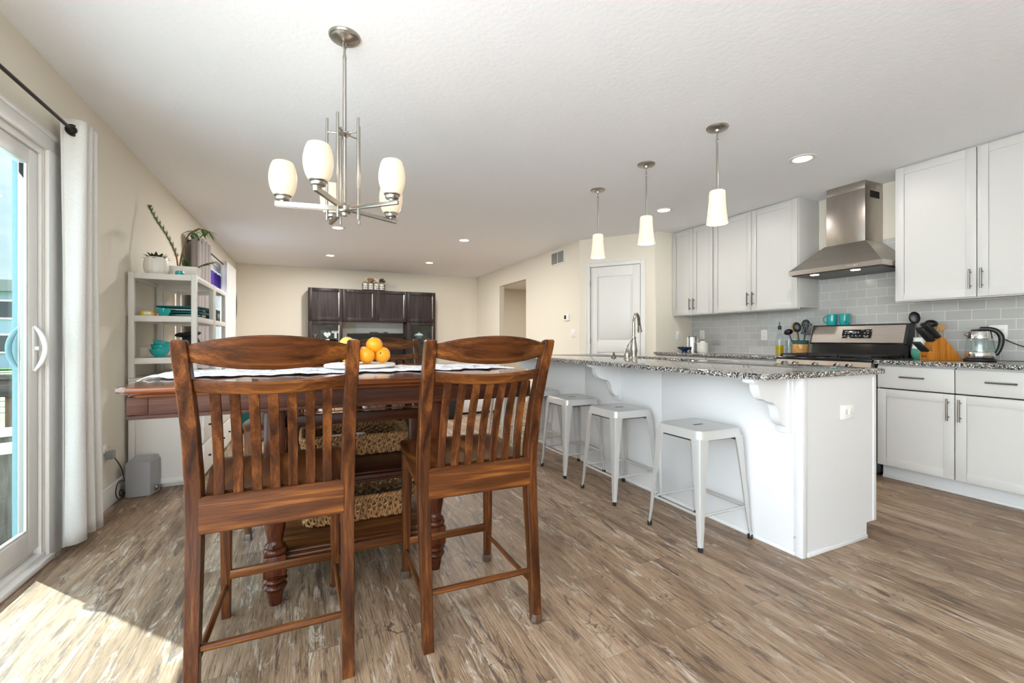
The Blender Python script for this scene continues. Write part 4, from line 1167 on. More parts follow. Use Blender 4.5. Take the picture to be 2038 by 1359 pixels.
pc = [(4.45, 1.425, CZ + .006), (4.47, 1.37, CZ + .004), (4.5, 1.25, CZ + .004), (4.53, 1.14, CZ + .02), (4.555, 1.12, CZ + .1), (4.565, 1.28, CZ + .08), (4.57, 1.4, CZ + .14), (4.575, 1.46, CZ + .19), (4.584, 1.46, CZ + .2)]
def curve(name, pts, r, m, lab, cat, res=10):
    cu = bpy.data.curves.new(name, 'CURVE'); cu.dimensions = '3D'; cu.bevel_depth = r; cu.bevel_resolution = 3; cu.resolution_u = res
    sp = cu.splines.new('NURBS'); sp.points.add(len(pts) - 1); sp.order_u = 4; sp.use_endpoint_u = True
    for p, q in zip(sp.points, pts): p.co = (*q, 1)
    o = bpy.data.objects.new(name, cu); COL.objects.link(o); cu.materials.append(m)
    bpy.context.view_layer.update(); me = bpy.data.meshes.new_from_object(o.evaluated_get(bpy.context.evaluated_depsgraph_get()))
    bpy.data.objects.remove(o); o = bpy.data.objects.new(name, me); COL.objects.link(o)
    return tag(o, lab, cat)
curve('kettle_cord', pc, .0032, BLACK, 'black kettle cord running from the outlet along the granite', 'cord')

# ------------------------------------------------------------------ chandelier
HX, HYc = .15, 2.132
cl = thing('chandelier', 'brushed nickel five-arm chandelier with lit opal glass shades over the table', 'chandelier', (HX, HYc, H))
MB().lathe([(0, -.03), (.02, -.03), (.03, -.024), (.05, -.02), (.058, -.014), (.06, -.012), (.064, -.011), (.068, -.004), (.068, 0), (0, 0)], (HX, HYc, H), 36).build('ceiling_canopy', NICKEL, cl)
k = MB()
def link(k, z0, z1, w_, ry):
    pts = []
    for i in range(17):
        a_ = 2 * PI * i / 16; x = w_ * math.cos(a_); z = (z0 + z1) / 2 + (z1 - z0) / 2 * math.sin(a_)
        pts.append((HX + x * math.cos(ry), HYc + x * math.sin(ry), z))
    k.tube(pts, .0028, 6, False)
link(k, 2.382, 2.414, .008, .3); link(k, 2.355, 2.388, .008, 1.87)
k.build('chain_link', NICKEL, cl)
MB().tube([(HX, HYc, 2.36), (HX, HYc, 2.34), (HX, HYc, 2.335), (HX, HYc, 1.66)], [.006, .0095, .008, .008], 14).build('stem', NICKEL, cl)
MB().lathe([(0, -.025), (.012, -.025), (.014, -.012), (.028, -.01), (.034, 0), (.034, .014), (.028, .02), (.02, .024), (.016, .034), (0, .034)], (HX, HYc, 1.655), 28).build('hub', NICKEL, cl)
k = MB(); k.lathe([(0, -.016), (.01, -.016), (.018, -.008), (.026, -.004), (.026, .004), (.018, .008), (.012, .012), (0, .012)], (HX, HYc, 2.0), 24)
spine2 = [(v.x, v.y) for v in spine([(.02, .03, 0), (.038, .032, 0), (.05, .048, 0), (.06, .075, 0), (.065, .105, 0), (.065, .135, 0), (.06, .165, 0), (.053, .188, 0), (.047, .2, 0), (.043, .199, 0), (.05, .185, 0), (.057, .162, 0), (.061, .135, 0), (.061, .106, 0), (.056, .078, 0), (.046, .052, 0), (.02, .036, 0)], 48)]
angs = [rad(27.4 + 72 * i) for i in range(5)]
for a_ in angs: k.tube([(HX + .02 * math.cos(a_), HYc + .02 * math.sin(a_), 2.0), (HX + .074 * math.cos(a_), HYc + .074 * math.sin(a_), 2.0)], .004, 8)
k.build('upper_collar', NICKEL, cl)
for a_ in angs:
    ca, sa = math.cos(a_), math.sin(a_)
    MB().tube([(HX + .074 * ca, HYc + .074 * sa, 1.605), (HX + .074 * ca, HYc + .074 * sa, 2.06)], .0058, 12).build('rod', NICKEL, cl)
    M_ = Matrix.Translation((HX, HYc, 1.662)) @ Matrix.Rotation(a_, 4, 'Z')
    arm = MB().box(.025, .283, -.0075, .0075, -.0085, .0085, .002, M=M_).build('arm', NICKEL, cl)
    p = (HX + .252 * ca, HYc + .252 * sa, 1.67)
    MB().lathe([(0, 0), (.012, 0), (.014, .006), (.027, .01), (.03, .016), (.03, .022), (.035, .026), (.035, .036), (0, .036)], p, 24).build('socket_cup', NICKEL, arm)
    MB().lathe([(r_ * .865, .026 + (z_ - .03) * .86) for r_, z_ in spine2], p, 40).build('glass_shade', SHC, arm)
    ld = bpy.data.lights.new('chandelier_bulb', 'POINT'); ld.energy = .2; ld.shadow_soft_size = .03; ld.color = (1, .86, .68)
    lo = bpy.data.objects.new('chandelier_bulb', ld); COL.objects.link(lo); lo.location = (p[0], p[1], p[2] + .21)

# ------------------------------------------------------------------ pendants
def pendant(x, y, lab):
    o = thing('pendant_light', lab, 'pendant light', (x, y, H), 'pendant lights over the island')
    MB().lathe([(0, -.03), (.016, -.03), (.02, -.018), (.048, -.015), (.056, -.012), (.062, -.011), (.067, -.004), (.067, 0), (0, 0)], (x, y, H), 36).build('ceiling_canopy', NICKEL, o)
    k = MB(); k.tube([(x, y, H - .028), (x, y, H - .05)], .003, 8); 
    for z0, ry in ((H - .066, .2), (H - .085, 1.8)):
        pts = [(x + .0075 * math.cos(2 * PI * i / 12) * math.cos(ry), y + .0075 * math.cos(2 * PI * i / 12) * math.sin(ry), z0 + .013 * math.sin(2 * PI * i / 12)) for i in range(13)]
        k.tube(pts, .0025, 6, False)
    k.build('swivel_link', NICKEL, o)
    MB().tube([(x, y, H - .094), (x, y, H - .12), (x, y, 2.03)], [.007, .006, .006], 12).build('stem', NICKEL, o)
    MB().lathe([(0, .0), (.012, 0), (.014, -.008), (.0, -.009)], (x, y, 2.037), 16).build('shade_cap', NICKEL, o)
    MB().lathe([(.003, .004), (.04, .002), (.047, -.004), (.0485, -.02), (.05, -.07), (.055, -.13), (.061, -.18), (.066, -.21), (.063, -.211), (.058, -.18), (.052, -.13), (.047, -.07), (.0455, -.02), (.042, -.008), (.003, -.004)], (x, y, 2.03), 36).build('glass_shade', SHP, o)
    MB().ball((x, y, 1.93), .026, (1, 1, 1.3), 14).build('bulb', LED, o)
    ld = bpy.data.lights.new('pendant_bulb', 'POINT'); ld.energy = 1.2; ld.shadow_soft_size = .03; ld.color = (1, .88, .72)
    lo = bpy.data.objects.new('pendant_bulb', ld); COL.objects.link(lo); lo.location = (x, y, 1.85)
pendant(2.4, 2.046, 'pendant lamp with the largest lit white shade, nearest of the three over the island')
pendant(2.4, 2.707, 'middle one of the three pendant lamps over the island')
pendant(2.412, 3.359, 'pendant lamp hanging lowest in the picture, in front of the pantry wall')

# ------------------------------------------------------------------ curtains
def curtain(name, lab, y0, y1, z0, z1, xc, amp, n, m, group=None, taper=1.0, ringz=None, rings=(), k_n=0, ph=0):
    o = thing(name, lab, 'curtain', (xc, (y0 + y1) / 2, z0))
    k = MB(); ny, nz = n * 16, 30; g = []
    for j in range(nz + 1):
        t = j / nz; z = z0 + (z1 - z0) * t; row = []
        for i in range(ny + 1):
            u = i / ny
            w_ = amp * (1 - .25 * (1 - t)) * math.cos(u * n * 2 * PI + ph) + .012 * (1 - t) * math.sin(u * 17 + 3 * t)
            ww = (y1 - y0) * (1 + (taper - 1) * (1 - t))
            y = y0 + u * ww + .010 * math.sin(u * n * 4 * PI + 2 * (1 - t))
            row.append(k.bm.verts.new((xc + w_, y, z - (.012 * math.cos(u * 9) if j == 0 else 0))))
        g.append(row)
    for j in range(nz):
        for i in range(ny): k.bm.faces.new((g[j][i], g[j][i + 1], g[j + 1][i + 1], g[j + 1][i]))
    p = k.build('fabric_panel', m, o, smooth=80)
    s = p.modifiers.new('thick', 'SOLIDIFY'); s.thickness = .003
    k = MB()
    for y in rings:
        k.lathe([(.02, -.003), (.03, -.003), (.03, .003), (.02, .003)], (xc, y, ringz), 24, Matrix.Rotation(PI / 2, 4, 'X') @ Matrix.Rotation(k_n, 4, 'Y'))
    if rings: k.build('grommet', ROD, o)
    return o
curtain('curtain', 'pale grey linen curtain gathered beside the patio door', 2.95, 3.135, .045, 2.185, -1.078, .045, 3, CURT, taper=1.4, ringz=2.127, rings=(2.957,), k_n=.6, ph=PI)
curtain('curtain', 'grey curtain bunched behind the shelving plants', 5.5, 6.18, .06, 2.17, -1.07, .035, 4, CURTG, ringz=2.12, rings=(5.6, 5.75), k_n=.5)
curtain('curtain', 'white curtain at the far side of the far window', 7.28, 8.15, .06, 2.17, -1.07, .04, 6, CURTW)
def crod(lab, y0, y1, x, z):
    o = thing('curtain_rod', lab, 'curtain rod', (x, (y0 + y1) / 2, z))
    MB().tube([(x, y0, z), (x, y1, z)], .0085, 12).build('rod', ROD, o)
    MB().ball((x, y1 - .004, z), .02, (1, 1, 1), 14).build('finial', ROD, o)
    k = MB()
    for y in (y0 + .25, y0 + (y1 - y0) * .55): k.tube([(x, y, z), (XL + .004, y, z)], .006, 8).box(XL, XL + .006, y - .015, y + .015, z - .03, z + .03, .002)
    k.build('bracket', ROD, o)
crod('dark bronze curtain rod over the patio door', .55, 2.955, -1.078, 2.127)
crod('dark curtain rod over the far window', 5.45, 7.42, -1.078, 2.12)
k = MB(); g = []
for j in range(7):
    g.append([k.bm.verts.new((XL - .015 + .008 * math.sin(i * 1.3), 5.98 + i * .0475, 2.0 - j * .035)) for i in range(40)])
for a_, b2 in zip(g, g[1:]):
    for i in range(39): k.bm.faces.new((a_[i], a_[i + 1], b2[i + 1], b2[i]))
pv = k.build('window_valance', PURP, smooth=80); s = pv.modifiers.new('t', 'SOLIDIFY'); s.thickness = .004
tag(pv, 'purple cloth strip hanging in the far window', 'valance')
k = MB(); Mx = Matrix.Rotation(PI / 2, 4, 'Y')
o = thing('wall_mirror', 'round dark-rimmed mirror edge-on at the far end of the left wall', 'mirror', (XL, 8.78, 1.66))
MB().lathe([(0, 0), (.31, 0), (.31, .012), (0, .012)], (XL + .003, 8.78, 1.66), 48, Mx).build('glass_face', MIRR, o)
MB().lathe([(.3, .0), (.33, 0), (.335, .012), (.325, .028), (.305, .024), (.3, .012)], (XL + .002, 8.78, 1.66), 48, Mx).build('rim', ROD, o)

# ------------------------------------------------------------------ dresser, shelves and what stands on them
dz = .80
o = thing('dresser', 'white dresser behind the left end of the table, black knobs on its drawers', 'dresser', (-.92, 4.58, 0))
k = MB(); k.box(-1.14, -.72, 3.945, 5.24, .035, dz - .02, .002).box(-1.145, -.712, 3.935, 5.25, dz - .02, dz, .003).box(-1.10, -.76, 3.99, 5.2, 0, .04)
k.box(-1.142, -1.105, 3.936, 3.946, .035, dz - .02, .001).box(-1.105, -.735, 3.938, 3.946, .035, .075, .001)
k.build('body', SHELFW, o)
for r_ in range(3):
    for cx2 in range(2):
        z0 = .06 + r_ * .238; y0 = 3.955 + cx2 * .64
        d = B(-.722, -.702, y0, y0 + .63, z0, z0 + .228, .003).build('drawer', SHELFW, o)
        k = MB()
        for q in (.16, .47): k.tube([(-.703, y0 + q, z0 + .115), (-.685, y0 + q, z0 + .115)], [.005, .009], 10)
        k.build('knob', BLACK, d)
def shelf(lab, y0, y1):
    o = thing('shelving_unit', lab, 'shelf', (-.945, (y0 + y1) / 2, dz), 'white metal shelving units')
    x0, x1 = -1.148, -.748; p = .034
    for x in (x0, x1 - p):
        for y in (y0, y1 - p): MB().box(x, x + p, y, y + p, dz + .001, 1.548, .003).build('post', SHELFW, o)
    for zt in (.94, 1.242, 1.546):
        k = MB(); k.box(x0 + .006, x1 - .006, y0 + .006, y1 - .006, zt - .012, zt - .002)
        k.box(x0 + p, x1 - p, y0 + .003, y0 + .01, zt - .042, zt, .001).box(x0 + p, x1 - p, y1 - .01, y1 - .003, zt - .042, zt, .001)
        k.box(x0 + .003, x0 + .01, y0 + p, y1 - p, zt - .042, zt, .001).box(x1 - .01, x1 - .003, y0 + p, y1 - p, zt - .042, zt, .001)
        k.build('shelf_board', SHELFW, o)
shelf('white shelving unit with plants on top, nearer of the two', 3.95, 4.64)
shelf('white shelving unit farther along, by the grey curtain', 4.67, 5.24)

def pot_ribbed(lab, x, y, z, r, h_):
    o = thing('planter', lab, 'planter', (x, y, z))
    k = MB(); n = 64; rings = []
    for q, zz_ in ((.55, 0), (.8, .04), (.97, .3), (1, .55), (.93, .85), (.86, 1), (.78, 1), (.8, .85), (.6, .7)):
        rings.append([(x + r * q * (1 + .035 * abs(math.cos(a_ * 8)) - .02) * math.cos(a_), y + r * q * (1 + .035 * abs(math.cos(a_ * 8)) - .02) * math.sin(a_), z + h_ * zz_) for a_ in [2 * PI * i / n for i in range(n)]])
    k.loft(rings).build('pot', CERAM, o, smooth=60)
    MB().lathe([(0, 0), (r * .78, 0), (r * .78, .004), (0, .006)], (x, y, z + h_ * .82), 20).build('soil', mat('potting_soil', '#3a2c20', .95), o)
    return o
def leafmesh(k, base, dirv, L, w_, curl=.2):
    d = Vector(dirv).normalized(); s = d.cross(Vector((0, 0, 1)))
    if s.length < .05: s = Vector((1, 0, 0))
    s.normalize(); n_ = s.cross(d)
    rings = []
    for t, ww in ((0, .15), (.25, .75), (.5, 1), (.75, .7), (1, .04)):
        c_ = Vector(base) + d * L * t + Vector((0, 0, -curl * L * t * t)); e = w_ * ww / 2
        rings.append([c_ + s * e, c_ + n_ * e * .25, c_ - s * e, c_ - n_ * e * .12])
    k.loft(rings)
zt = 1.5465
pot_ribbed('white ribbed round planter at the front left of the shelf top', -1.03, 4.12, zt, .077, .135)
o = thing('succulent', 'small dark green rosette succulent in the ribbed white planter', 'plant', (-1.03, 4.12, zt + .1))
k = MB()
for i in range(26):
    a_ = i * 2.4; e = .25 + .9 * (i / 26)
    leafmesh(k, (-1.03 + .015 * math.cos(a_), 4.12 + .015 * math.sin(a_), zt + .115), (math.cos(a_) * (1.3 - e * .6), math.sin(a_) * (1.3 - e * .6), e), .085, .024, .15)
k.build('leaves', LEAFD, o)
o = thing('planter', 'white rectangular planter right of the ribbed one on the shelf top', 'planter', (-.93, 4.32, zt))
k = MB(); k.loft([[(x, y, z) for x, y in ((-1.02 - e, 4.24 - e), (-.80 + e, 4.24 - e), (-.80 + e, 4.40 + e), (-1.02 - e, 4.40 + e))] for e, z in ((-.012, zt), (0, zt + .1), (-.008, zt + .1), (-.01, zt + .08))])
k.build('pot', CERAM, o)
o = thing('jar', 'tiny teal lidded jar at the front of the shelf top', 'jar', (-.872, 4.05, zt))
MB().lathe([(0, 0), (.022, 0), (.027, .01), (.028, .025), (.024, .036), (0, .036)], (-.872, 4.05, zt), 20).build('body', TEAL, o)
# tall spiky stem plant
o = thing('spiky_plant', 'tall arching plant stem covered in short spiky leaves', 'plant', (-.94, 4.3, zt + .1))
sp_ = spine([(-.935, 4.30, zt + .08), (-.95, 4.29, zt + .2), (-1.0, 4.27, zt + .33), (-1.06, 4.25, zt + .44), (-1.1, 4.24, zt + .53)], 60)
MB().tube(sp_, [.006 - .003 * i / 60 for i in range(61)], 8).build('stem', STEM, o)
k = MB()
for i in range(12, 61):
    for q in range(4):
        a_ = i * 1.9 + q * PI / 2; d_ = (sp_[i] - sp_[i - 1]).normalized()
        leafmesh(k, sp_[i], (math.cos(a_) + d_.x * .6, math.sin(a_) * .8 + d_.y * .6, .55 + d_.z * .4), .032, .006, .05)
for q in range(10):
    a_ = q * .63; leafmesh(k, sp_[60], (math.cos(a_) * .6, math.sin(a_) * .6, 1), .035, .008, .1)
k.build('leaves', LEAF, o)
o = thing('umbrella_plant', 'plant with clusters of drooping green leaves on a bent brown stem', 'plant', (-.92, 4.33, zt + .1))
s2 = spine([(-.935, 4.33, zt + .08), (-.92, 4.32, zt + .18), (-.885, 4.30, zt + .30), (-.86, 4.3, zt + .37), (-.80, 4.3, zt + .415), (-.74, 4.3, zt + .40)], 40)
MB().tube(s2, [.006 - .0035 * i / 40 for i in range(41)], 8).build('stem', STEM, o)
k = MB()
for c0, nl in ((s2[27], 9), (s2[34], 6), (s2[40], 8)):
    for q in range(nl):
        a_ = q * 2 * PI / nl + .3; leafmesh(k, c0, (math.cos(a_), math.sin(a_) * .8, .12 - .5 * (q % 2)), .075, .02, .5)
k.build('leaves', LEAF, o)
o = thing('bushy_plant', 'low bushy green plant with trailing stems in the rectangular planter', 'plant', (-.86, 4.34, zt + .1))
k = MB(); ks = MB()
for i in range(12):
    a_ = i * 2.1; p0 = Vector((-.87 + .02 * math.cos(a_), 4.33 + .02 * math.sin(a_), zt + .08)); L = .1 + .1 * R.random()
    d_ = Vector((math.cos(a_) * .7 + .25, math.sin(a_) * .4, .7 + .2 * R.random())); sp2 = [p0 + d_ * L * t + Vector((0, 0, -.35 * L * t * t)) for t in [j / 8 for j in range(9)]]
    ks.tube(sp2, .002, 5)
    for j in range(2, 9):
        for q in (-1, 1): leafmesh(k, sp2[j], (math.cos(a_ + q * 1.3), math.sin(a_ + q * 1.3), .25), .03, .014, .2)
k.build('leaves', LEAF, o); ks.build('stems', STEM, o)
z2 = 1.2425
o = thing('tape_measure', 'yellow tape measure at the left of the middle shelf', 'tape measure', (-1.06, 4.06, z2))
MB().prism([(-1.10, z2), (-1.025, z2), (-1.02, z2 + .018), (-1.04, z2 + .036), (-1.085, z2 + .042), (-1.102, z2 + .03)], 'y', 4.04, 4.075).build('case', mat('yellow_plastic', '#d8b62a', .4), o)
B(-1.085, -1.04, 4.0385, 4.042, z2 + .01, z2 + .03, .004).build('label_plate', WHITEP, o)
def bowl(lab, x, y, z, r, h_, tilt=0, m=TEAL, group=None, foot=.45, az=0):
    Mx = Matrix.Translation((x, y, z)) @ Matrix.Rotation(az, 4, 'Z') @ Matrix.Rotation(tilt, 4, 'X')
    k = MB(); k.lathe([(0, 0), (r * foot, 0), (r * foot, h_ * .08), (r * .72, h_ * .3), (r * .93, h_ * .65), (r * .97, h_ * .93), (r * 1.03, h_ * .95), (r * 1.03, h_), (r * .92, h_ * .97), (r * .86, h_ * .6), (r * .62, h_ * .3), (0, h_ * .16)], (0, 0, 0), 32, Mx)
    return tag(k.build('teal_bowl', m), lab, 'bowl', group)
bowl('small round teal footed bowl in front of the dark teal trays', -.965, 4.045, z2, .042, .058, foot=.55)
for i in range(4):
    M_ = Matrix.Translation((-.9, 4.3, z2 + .012 + i * .021)) @ Matrix.Rotation(rad((4, -3, 6, -9)[i]), 4, 'Z')
    k = MB(); k.box(-.125, .125, -.11, .11, -.004, .004, .003, M=M_)
    for a_, b2, c_, d_ in ((-.135, -.12, -.12, .12), (.12, .135, -.12, .12), (-.135, .135, -.12, -.105), (-.135, .135, .105, .12)): k.box(a_, b2, c_, d_, -.002, .013, .002, M=M_)
    tag(k.build('square_tray', DTEAL), ['lowest', 'second lowest', 'second highest', 'topmost'][i] + ' dark teal square tray of the stack on the middle shelf', 'tray', 'stacked teal trays')
for i in range(3):
    tag(B(-.93, -.76, 4.75, 5.0, z2 + i * .034, z2 + .033 + i * .034, .004).build('storage_box', (BLACK, DTEAL, BLACK)[i]), ('lowest black', 'middle teal', 'topmost black')[i] + ' flat box of three stacked on the far shelving unit', 'box', 'flat boxes on the far shelf')
z3 = .9405
for i, (tl, dzv, dxx) in enumerate(((0, 0, 0), (rad(7), .028, .004), (rad(14), .056, .01))):
    bowl(('lowest', 'middle tilted', 'topmost tilted')[i] + ' turquoise bowl of the stack on the lower shelf', -1.005 + dxx, 4.10, z3 + dzv, .064, .062, tl, TEAL, 'stacked turquoise bowls', az=rad(90))
tag(MB().lathe([(0, 0), (.07, 0), (.12, .012), (.125, .016), (.07, .008), (0, .007)], (-.87, 4.3, z3), 32).build('teal_plate', DTEAL), 'dark teal plate under the black bag on the lower shelf', 'plate')
o = thing('black_bag', 'soft black bag with a folded flap on the lower shelf', 'bag', (-.86, 4.32, z3 + .017))
k = MB(); k.loft([[(x, y, z3 + zz_) for x, y in rounded(-.925 + a_, -.795 - a_, 4.25 + a_, 4.41 - a_, (.045,) * 4)] for a_, zz_ in ((.012, .017), (0, .03), (-.003, .07), (.008, .12), (.018, .15), (.03, .165), (.05, .168))])
for v_ in k.bm.verts: v_.co.x += .012 * math.sin((v_.co.z - z3) * 22) + .006 * math.sin(v_.co.y * 60)
k.build('pouch', mat('black_cloth', '#161617', .8, bmp=(220, .3, .002)), o, smooth=70)
k = MB(); FM = Matrix.Rotation(rad(-10), 4, 'Y')
k.ball((-.865, 4.32, z3 + .172), .075, (1.05, 1.15, .30), 24, FM).ball((-.92, 4.29, z3 + .168), .035, (1, 1.3, .5), 18, FM)
k.build('flap', mat('black_flap_cloth', '#1a1a1c', .75, bmp=(220, .3, .002)), o, smooth=70)

# grey speaker box, adaptor, cable
o = thing('subwoofer', 'grey speaker box on the floor in front of the white dresser', 'speaker', (-1.04, 3.86, 0))
k = MB(); pl = [(-1.118, 3.80), (-.985, 3.80), (-.958, 3.9), (-.958, 3.925), (-1.118, 3.925)]
k.loft([[(x, y, z) for x, y in pl] for z in (.003, .232)]); k.build('cabinet', SUBG, o)
k = MB(); k.loft([[(-1.116, 3.802, .232), (-.987, 3.802, .232), (-.96, 3.9, .232), (-1.116, 3.9, .232)], [(-1.09, 3.85, .262), (-.985, 3.85, .262), (-.965, 3.9, .262), (-1.09, 3.9, .262)]]); k.build('sloped_top', SUBG, o)
B(-.975, -.957, 3.855, 3.9, .02, .05, .002).build('corner_badge', HANDLE, o)
plate('wall_outlet', 'white outlet plate low on the left wall behind the curtain', (XL, 3.6, .35), PI / 2, 'outlet')
tag(B(XL + .012, XL + .05, 3.575, 3.63, .32, .37, .004).build('power_adaptor', mat('grey_adaptor', '#8f9593', .5)), 'grey power adaptor plugged low into the left wall', 'adaptor')
curve('power_cable', [(XL + .045, 3.62, .32), (-1.1, 3.68, .25), (-1.12, 3.78, .14), (-1.135, 3.86, .1), (-1.13, 3.7, .16), (-1.125, 3.64, .06), (-1.125, 3.74, .01), (-1.13, 3.82, .03), (-1.135, 3.78, .09), (-1.13, 3.72, .05), (-1.13, 3.78, .012), (-1.135, 3.88, .04)], .003, BLACK, 'thin dark cable coiled between the adaptor and the grey speaker box', 'cable', 16)

# ------------------------------------------------------------------ far media wall
HY = 8.93
def esp_door(par, x0, x1, z0, z1, glass=False):
    w_ = .065; k = MB()
    k.box(x0, x0 + w_, HY - .02, HY, z0, z1, .003).box(x1 - w_, x1, HY - .02, HY, z0, z1, .003).box(x0 + w_, x1 - w_, HY - .02, HY, z0, z0 + w_, .003).box(x0 + w_, x1 - w_, HY - .02, HY, z1 - w_, z1, .003)
    if not glass: k.box(x0 + w_ - .004, x1 - w_ + .004, HY - .012, HY - .002, z0 + w_ - .004, z1 - w_ + .004)
    d = k.build('door', ESPX, par)
    if glass: B(x0 + w_, x1 - w_, HY - .012, HY - .008, z0 + w_, z1 - w_).build('glass_pane', GLASS, d)
    k = MB(); k.box(x1 - w_ - .006, x1 - w_ + .01, HY - .034, HY - .02, z0 + .07, z1 - .07, .002); k.build('handle', NICKEL, d)
def tower(lab, x0, x1):
    o = thing('media_cabinet', lab, 'cabinet', ((x0 + x1) / 2, 9.1, 0), 'dark media cabinets on the far wall')
    k = MB(); t = .02
    k.box(x0, x0 + t, HY, YB - .002, 0, 2.02).box(x1 - t, x1, HY, YB - .002, 0, 2.02).box(x0, x1, HY, YB - .002, 2.0, 2.022).box(x0, x1, YB - .02, YB - .002, 0, 2.02)
    for z in (.02, .5, .75, 1.08, 1.40): k.box(x0, x1, HY + .01, YB - .002, z - .01, z + .01)
    k.build('body', ESPX, o)
    esp_door(o, x0 + .003, x1 - .003, 1.412, 2.015); esp_door(o, x0 + .003, x1 - .003, .52, 1.404, True); esp_door(o, x0 + .003, x1 - .003, .03, .51)
tower('dark espresso tower cabinet at the left of the far wall with a heart ornament inside', 0, .592)
tower('dark espresso tower cabinet at the right of the far wall', 1.795, 2.375)
o = thing('wall_cabinet', 'dark espresso two-door bridge cabinet between the towers', 'cabinet', (1.19, 9.1, 1.41), 'dark media cabinets on the far wall')
B(.594, 1.793, HY, YB - .002, 1.412, 2.02).build('body', ESPX, o)
esp_door(o, .597, 1.192, 1.412, 2.015); esp_door(o, 1.195, 1.791, 1.412, 2.015)
tag(B(.86, 1.77, 9.285, 9.308, 1.13, 1.4).build('back_board', mat('pale_board', '#dfe0de', .5)), 'pale board on the wall above the television', 'panel')
o = thing('tv_bench', 'dark low bench under the television between the towers', 'bench', (1.19, 9.1, 0))
B(.6, 1.788, 8.8, 9.3, .03, .5, .004).build('body', ESPX, o)
B(.62, 1.77, 8.85, 9.28, 0, .031).build('plinth', BLACK, o)
o = thing('television', 'black flat television between the dark tower cabinets', 'television', (1.2, 9.0, .5))
B(.67, 1.735, 8.99, 9.03, .58, 1.19, .006).build('frame', BLACK, o); B(.685, 1.72, 8.986, 8.991, .6, 1.178).build('screen', SCREEN, o)
k = MB(); k.box(1.1, 1.3, 8.95, 9.1, .501, .515, .003).box(1.17, 1.23, 9.005, 9.03, .51, .6); k.build('stand', BLACK, o)
o = thing('sensor_bar', 'small black and silver sensor bar on top of the television', 'sensor bar', (1.26, 9.0, 1.191))
B(1.09, 1.43, 8.98, 9.03, 1.1905, 1.212, .004).build('bar', BLACK, o); B(1.25, 1.35, 8.976, 8.981, 1.194, 1.21, .002).build('silver_front', NICKEL, o)
# ornaments behind the glass
def ornament(name, lab, pts, x, z, m, s):
    return tag(MB().prism([(x + a_ * s, z + b2 * s) for a_, b2 in pts], 'y', 9.05, 9.075).build(name, m, smooth=20), lab, 'ornament')
hp = [(16 * math.sin(t) ** 3 / 16, (13 * math.cos(t) - 5 * math.cos(2 * t) - 2 * math.cos(3 * t) - math.cos(4 * t) + 17) / 16) for t in [2 * PI * i / 40 for i in range(40)]]
tag(B(.2, .37, 9.08, 9.25, 1.0905, 1.24, .02).build('ornament_box', BLACK), 'plain black box behind the heart ornament in the left tower', 'box')
ornament('heart_ornament', 'white heart ornament behind the left tower glass', hp, .33, 1.091, WHITEP, .062)
ornament('letter_ornament', 'white T-shaped ornament behind the left tower glass', [(-.3, 0), (.3, 0), (.3, 1.4), (1, 1.4), (1, 2), (-1, 2), (-1, 1.4), (-.3, 1.4)], .475, 1.091, WHITEP, .07)
k = MB()
for i in range(18):
    a_ = i * 2.4; leafmesh(k, (.12, 9.1, 1.1), (math.cos(a_) * .5, math.sin(a_) * .4, 1), .1, .02, .2)
tag(k.build('dried_flowers', mat('golden_dried_leaf', '#a58a3a', .8)), 'golden dried sprig behind the left tower glass', 'dried flowers')
o = thing('glass_dish', 'pale blue covered dish behind the right tower glass', 'dish', (2.07, 9.08, 1.091))
MB().lathe([(0, 0), (.04, 0), (.05, .02), (.1, .05), (.11, .055), (.1, .06), (0, .06)], (2.07, 9.08, 1.091), 24).build('dish', mat('pale_blue_glass', '#9fc0cf', .15), o)
MB().lathe([(.09, .06), (.07, .09), (.02, .105), (.012, .115), (.018, .13), (0, .135)], (2.07, 9.08, 1.091), 24).build('cover', mat('ice_white_glass', '#d7e2e6', .15), o)
# crate of flower jars on top of the cabinets
o = thing('flower_crate', 'dark wire crate of white jars with flowers on top of the cabinets', 'crate', (1.16, 8.99, 2.0225))
k = MB(); fx0, fx1, fy0, fy1, fz = .955, 1.375, 8.945, 9.055, 2.023
k.box(fx0, fx1, fy0, fy1, fz, fz + .012)
for z in (fz + .045, fz + .085):
    k.tube([(fx0, fy0, z), (fx1, fy0, z), (fx1, fy1, z), (fx0, fy1, z), (fx0, fy0, z)], .0028, 6)
for i in range(9):
    x = fx0 + (fx1 - fx0) * i / 8
    for y in (fy0, fy1): k.tube([(x, y, fz), (x, y, fz + .09)], .002, 6)
for x in (fx0, fx1): k.tube([(x, (fy0 + fy1) / 2 - .03, fz + .085), (x, (fy0 + fy1) / 2, fz + .13), (x, (fy0 + fy1) / 2 + .03, fz + .085)], .005, 6)
k.build('wire_frame', IRON, o)
FC = [mat('cream_petal', '#e9dcc4', .8), mat('tan_petal', '#b08a55', .8), mat('white_petal', '#efece6', .8), mat('brown_petal', '#6b4a36', .8)]
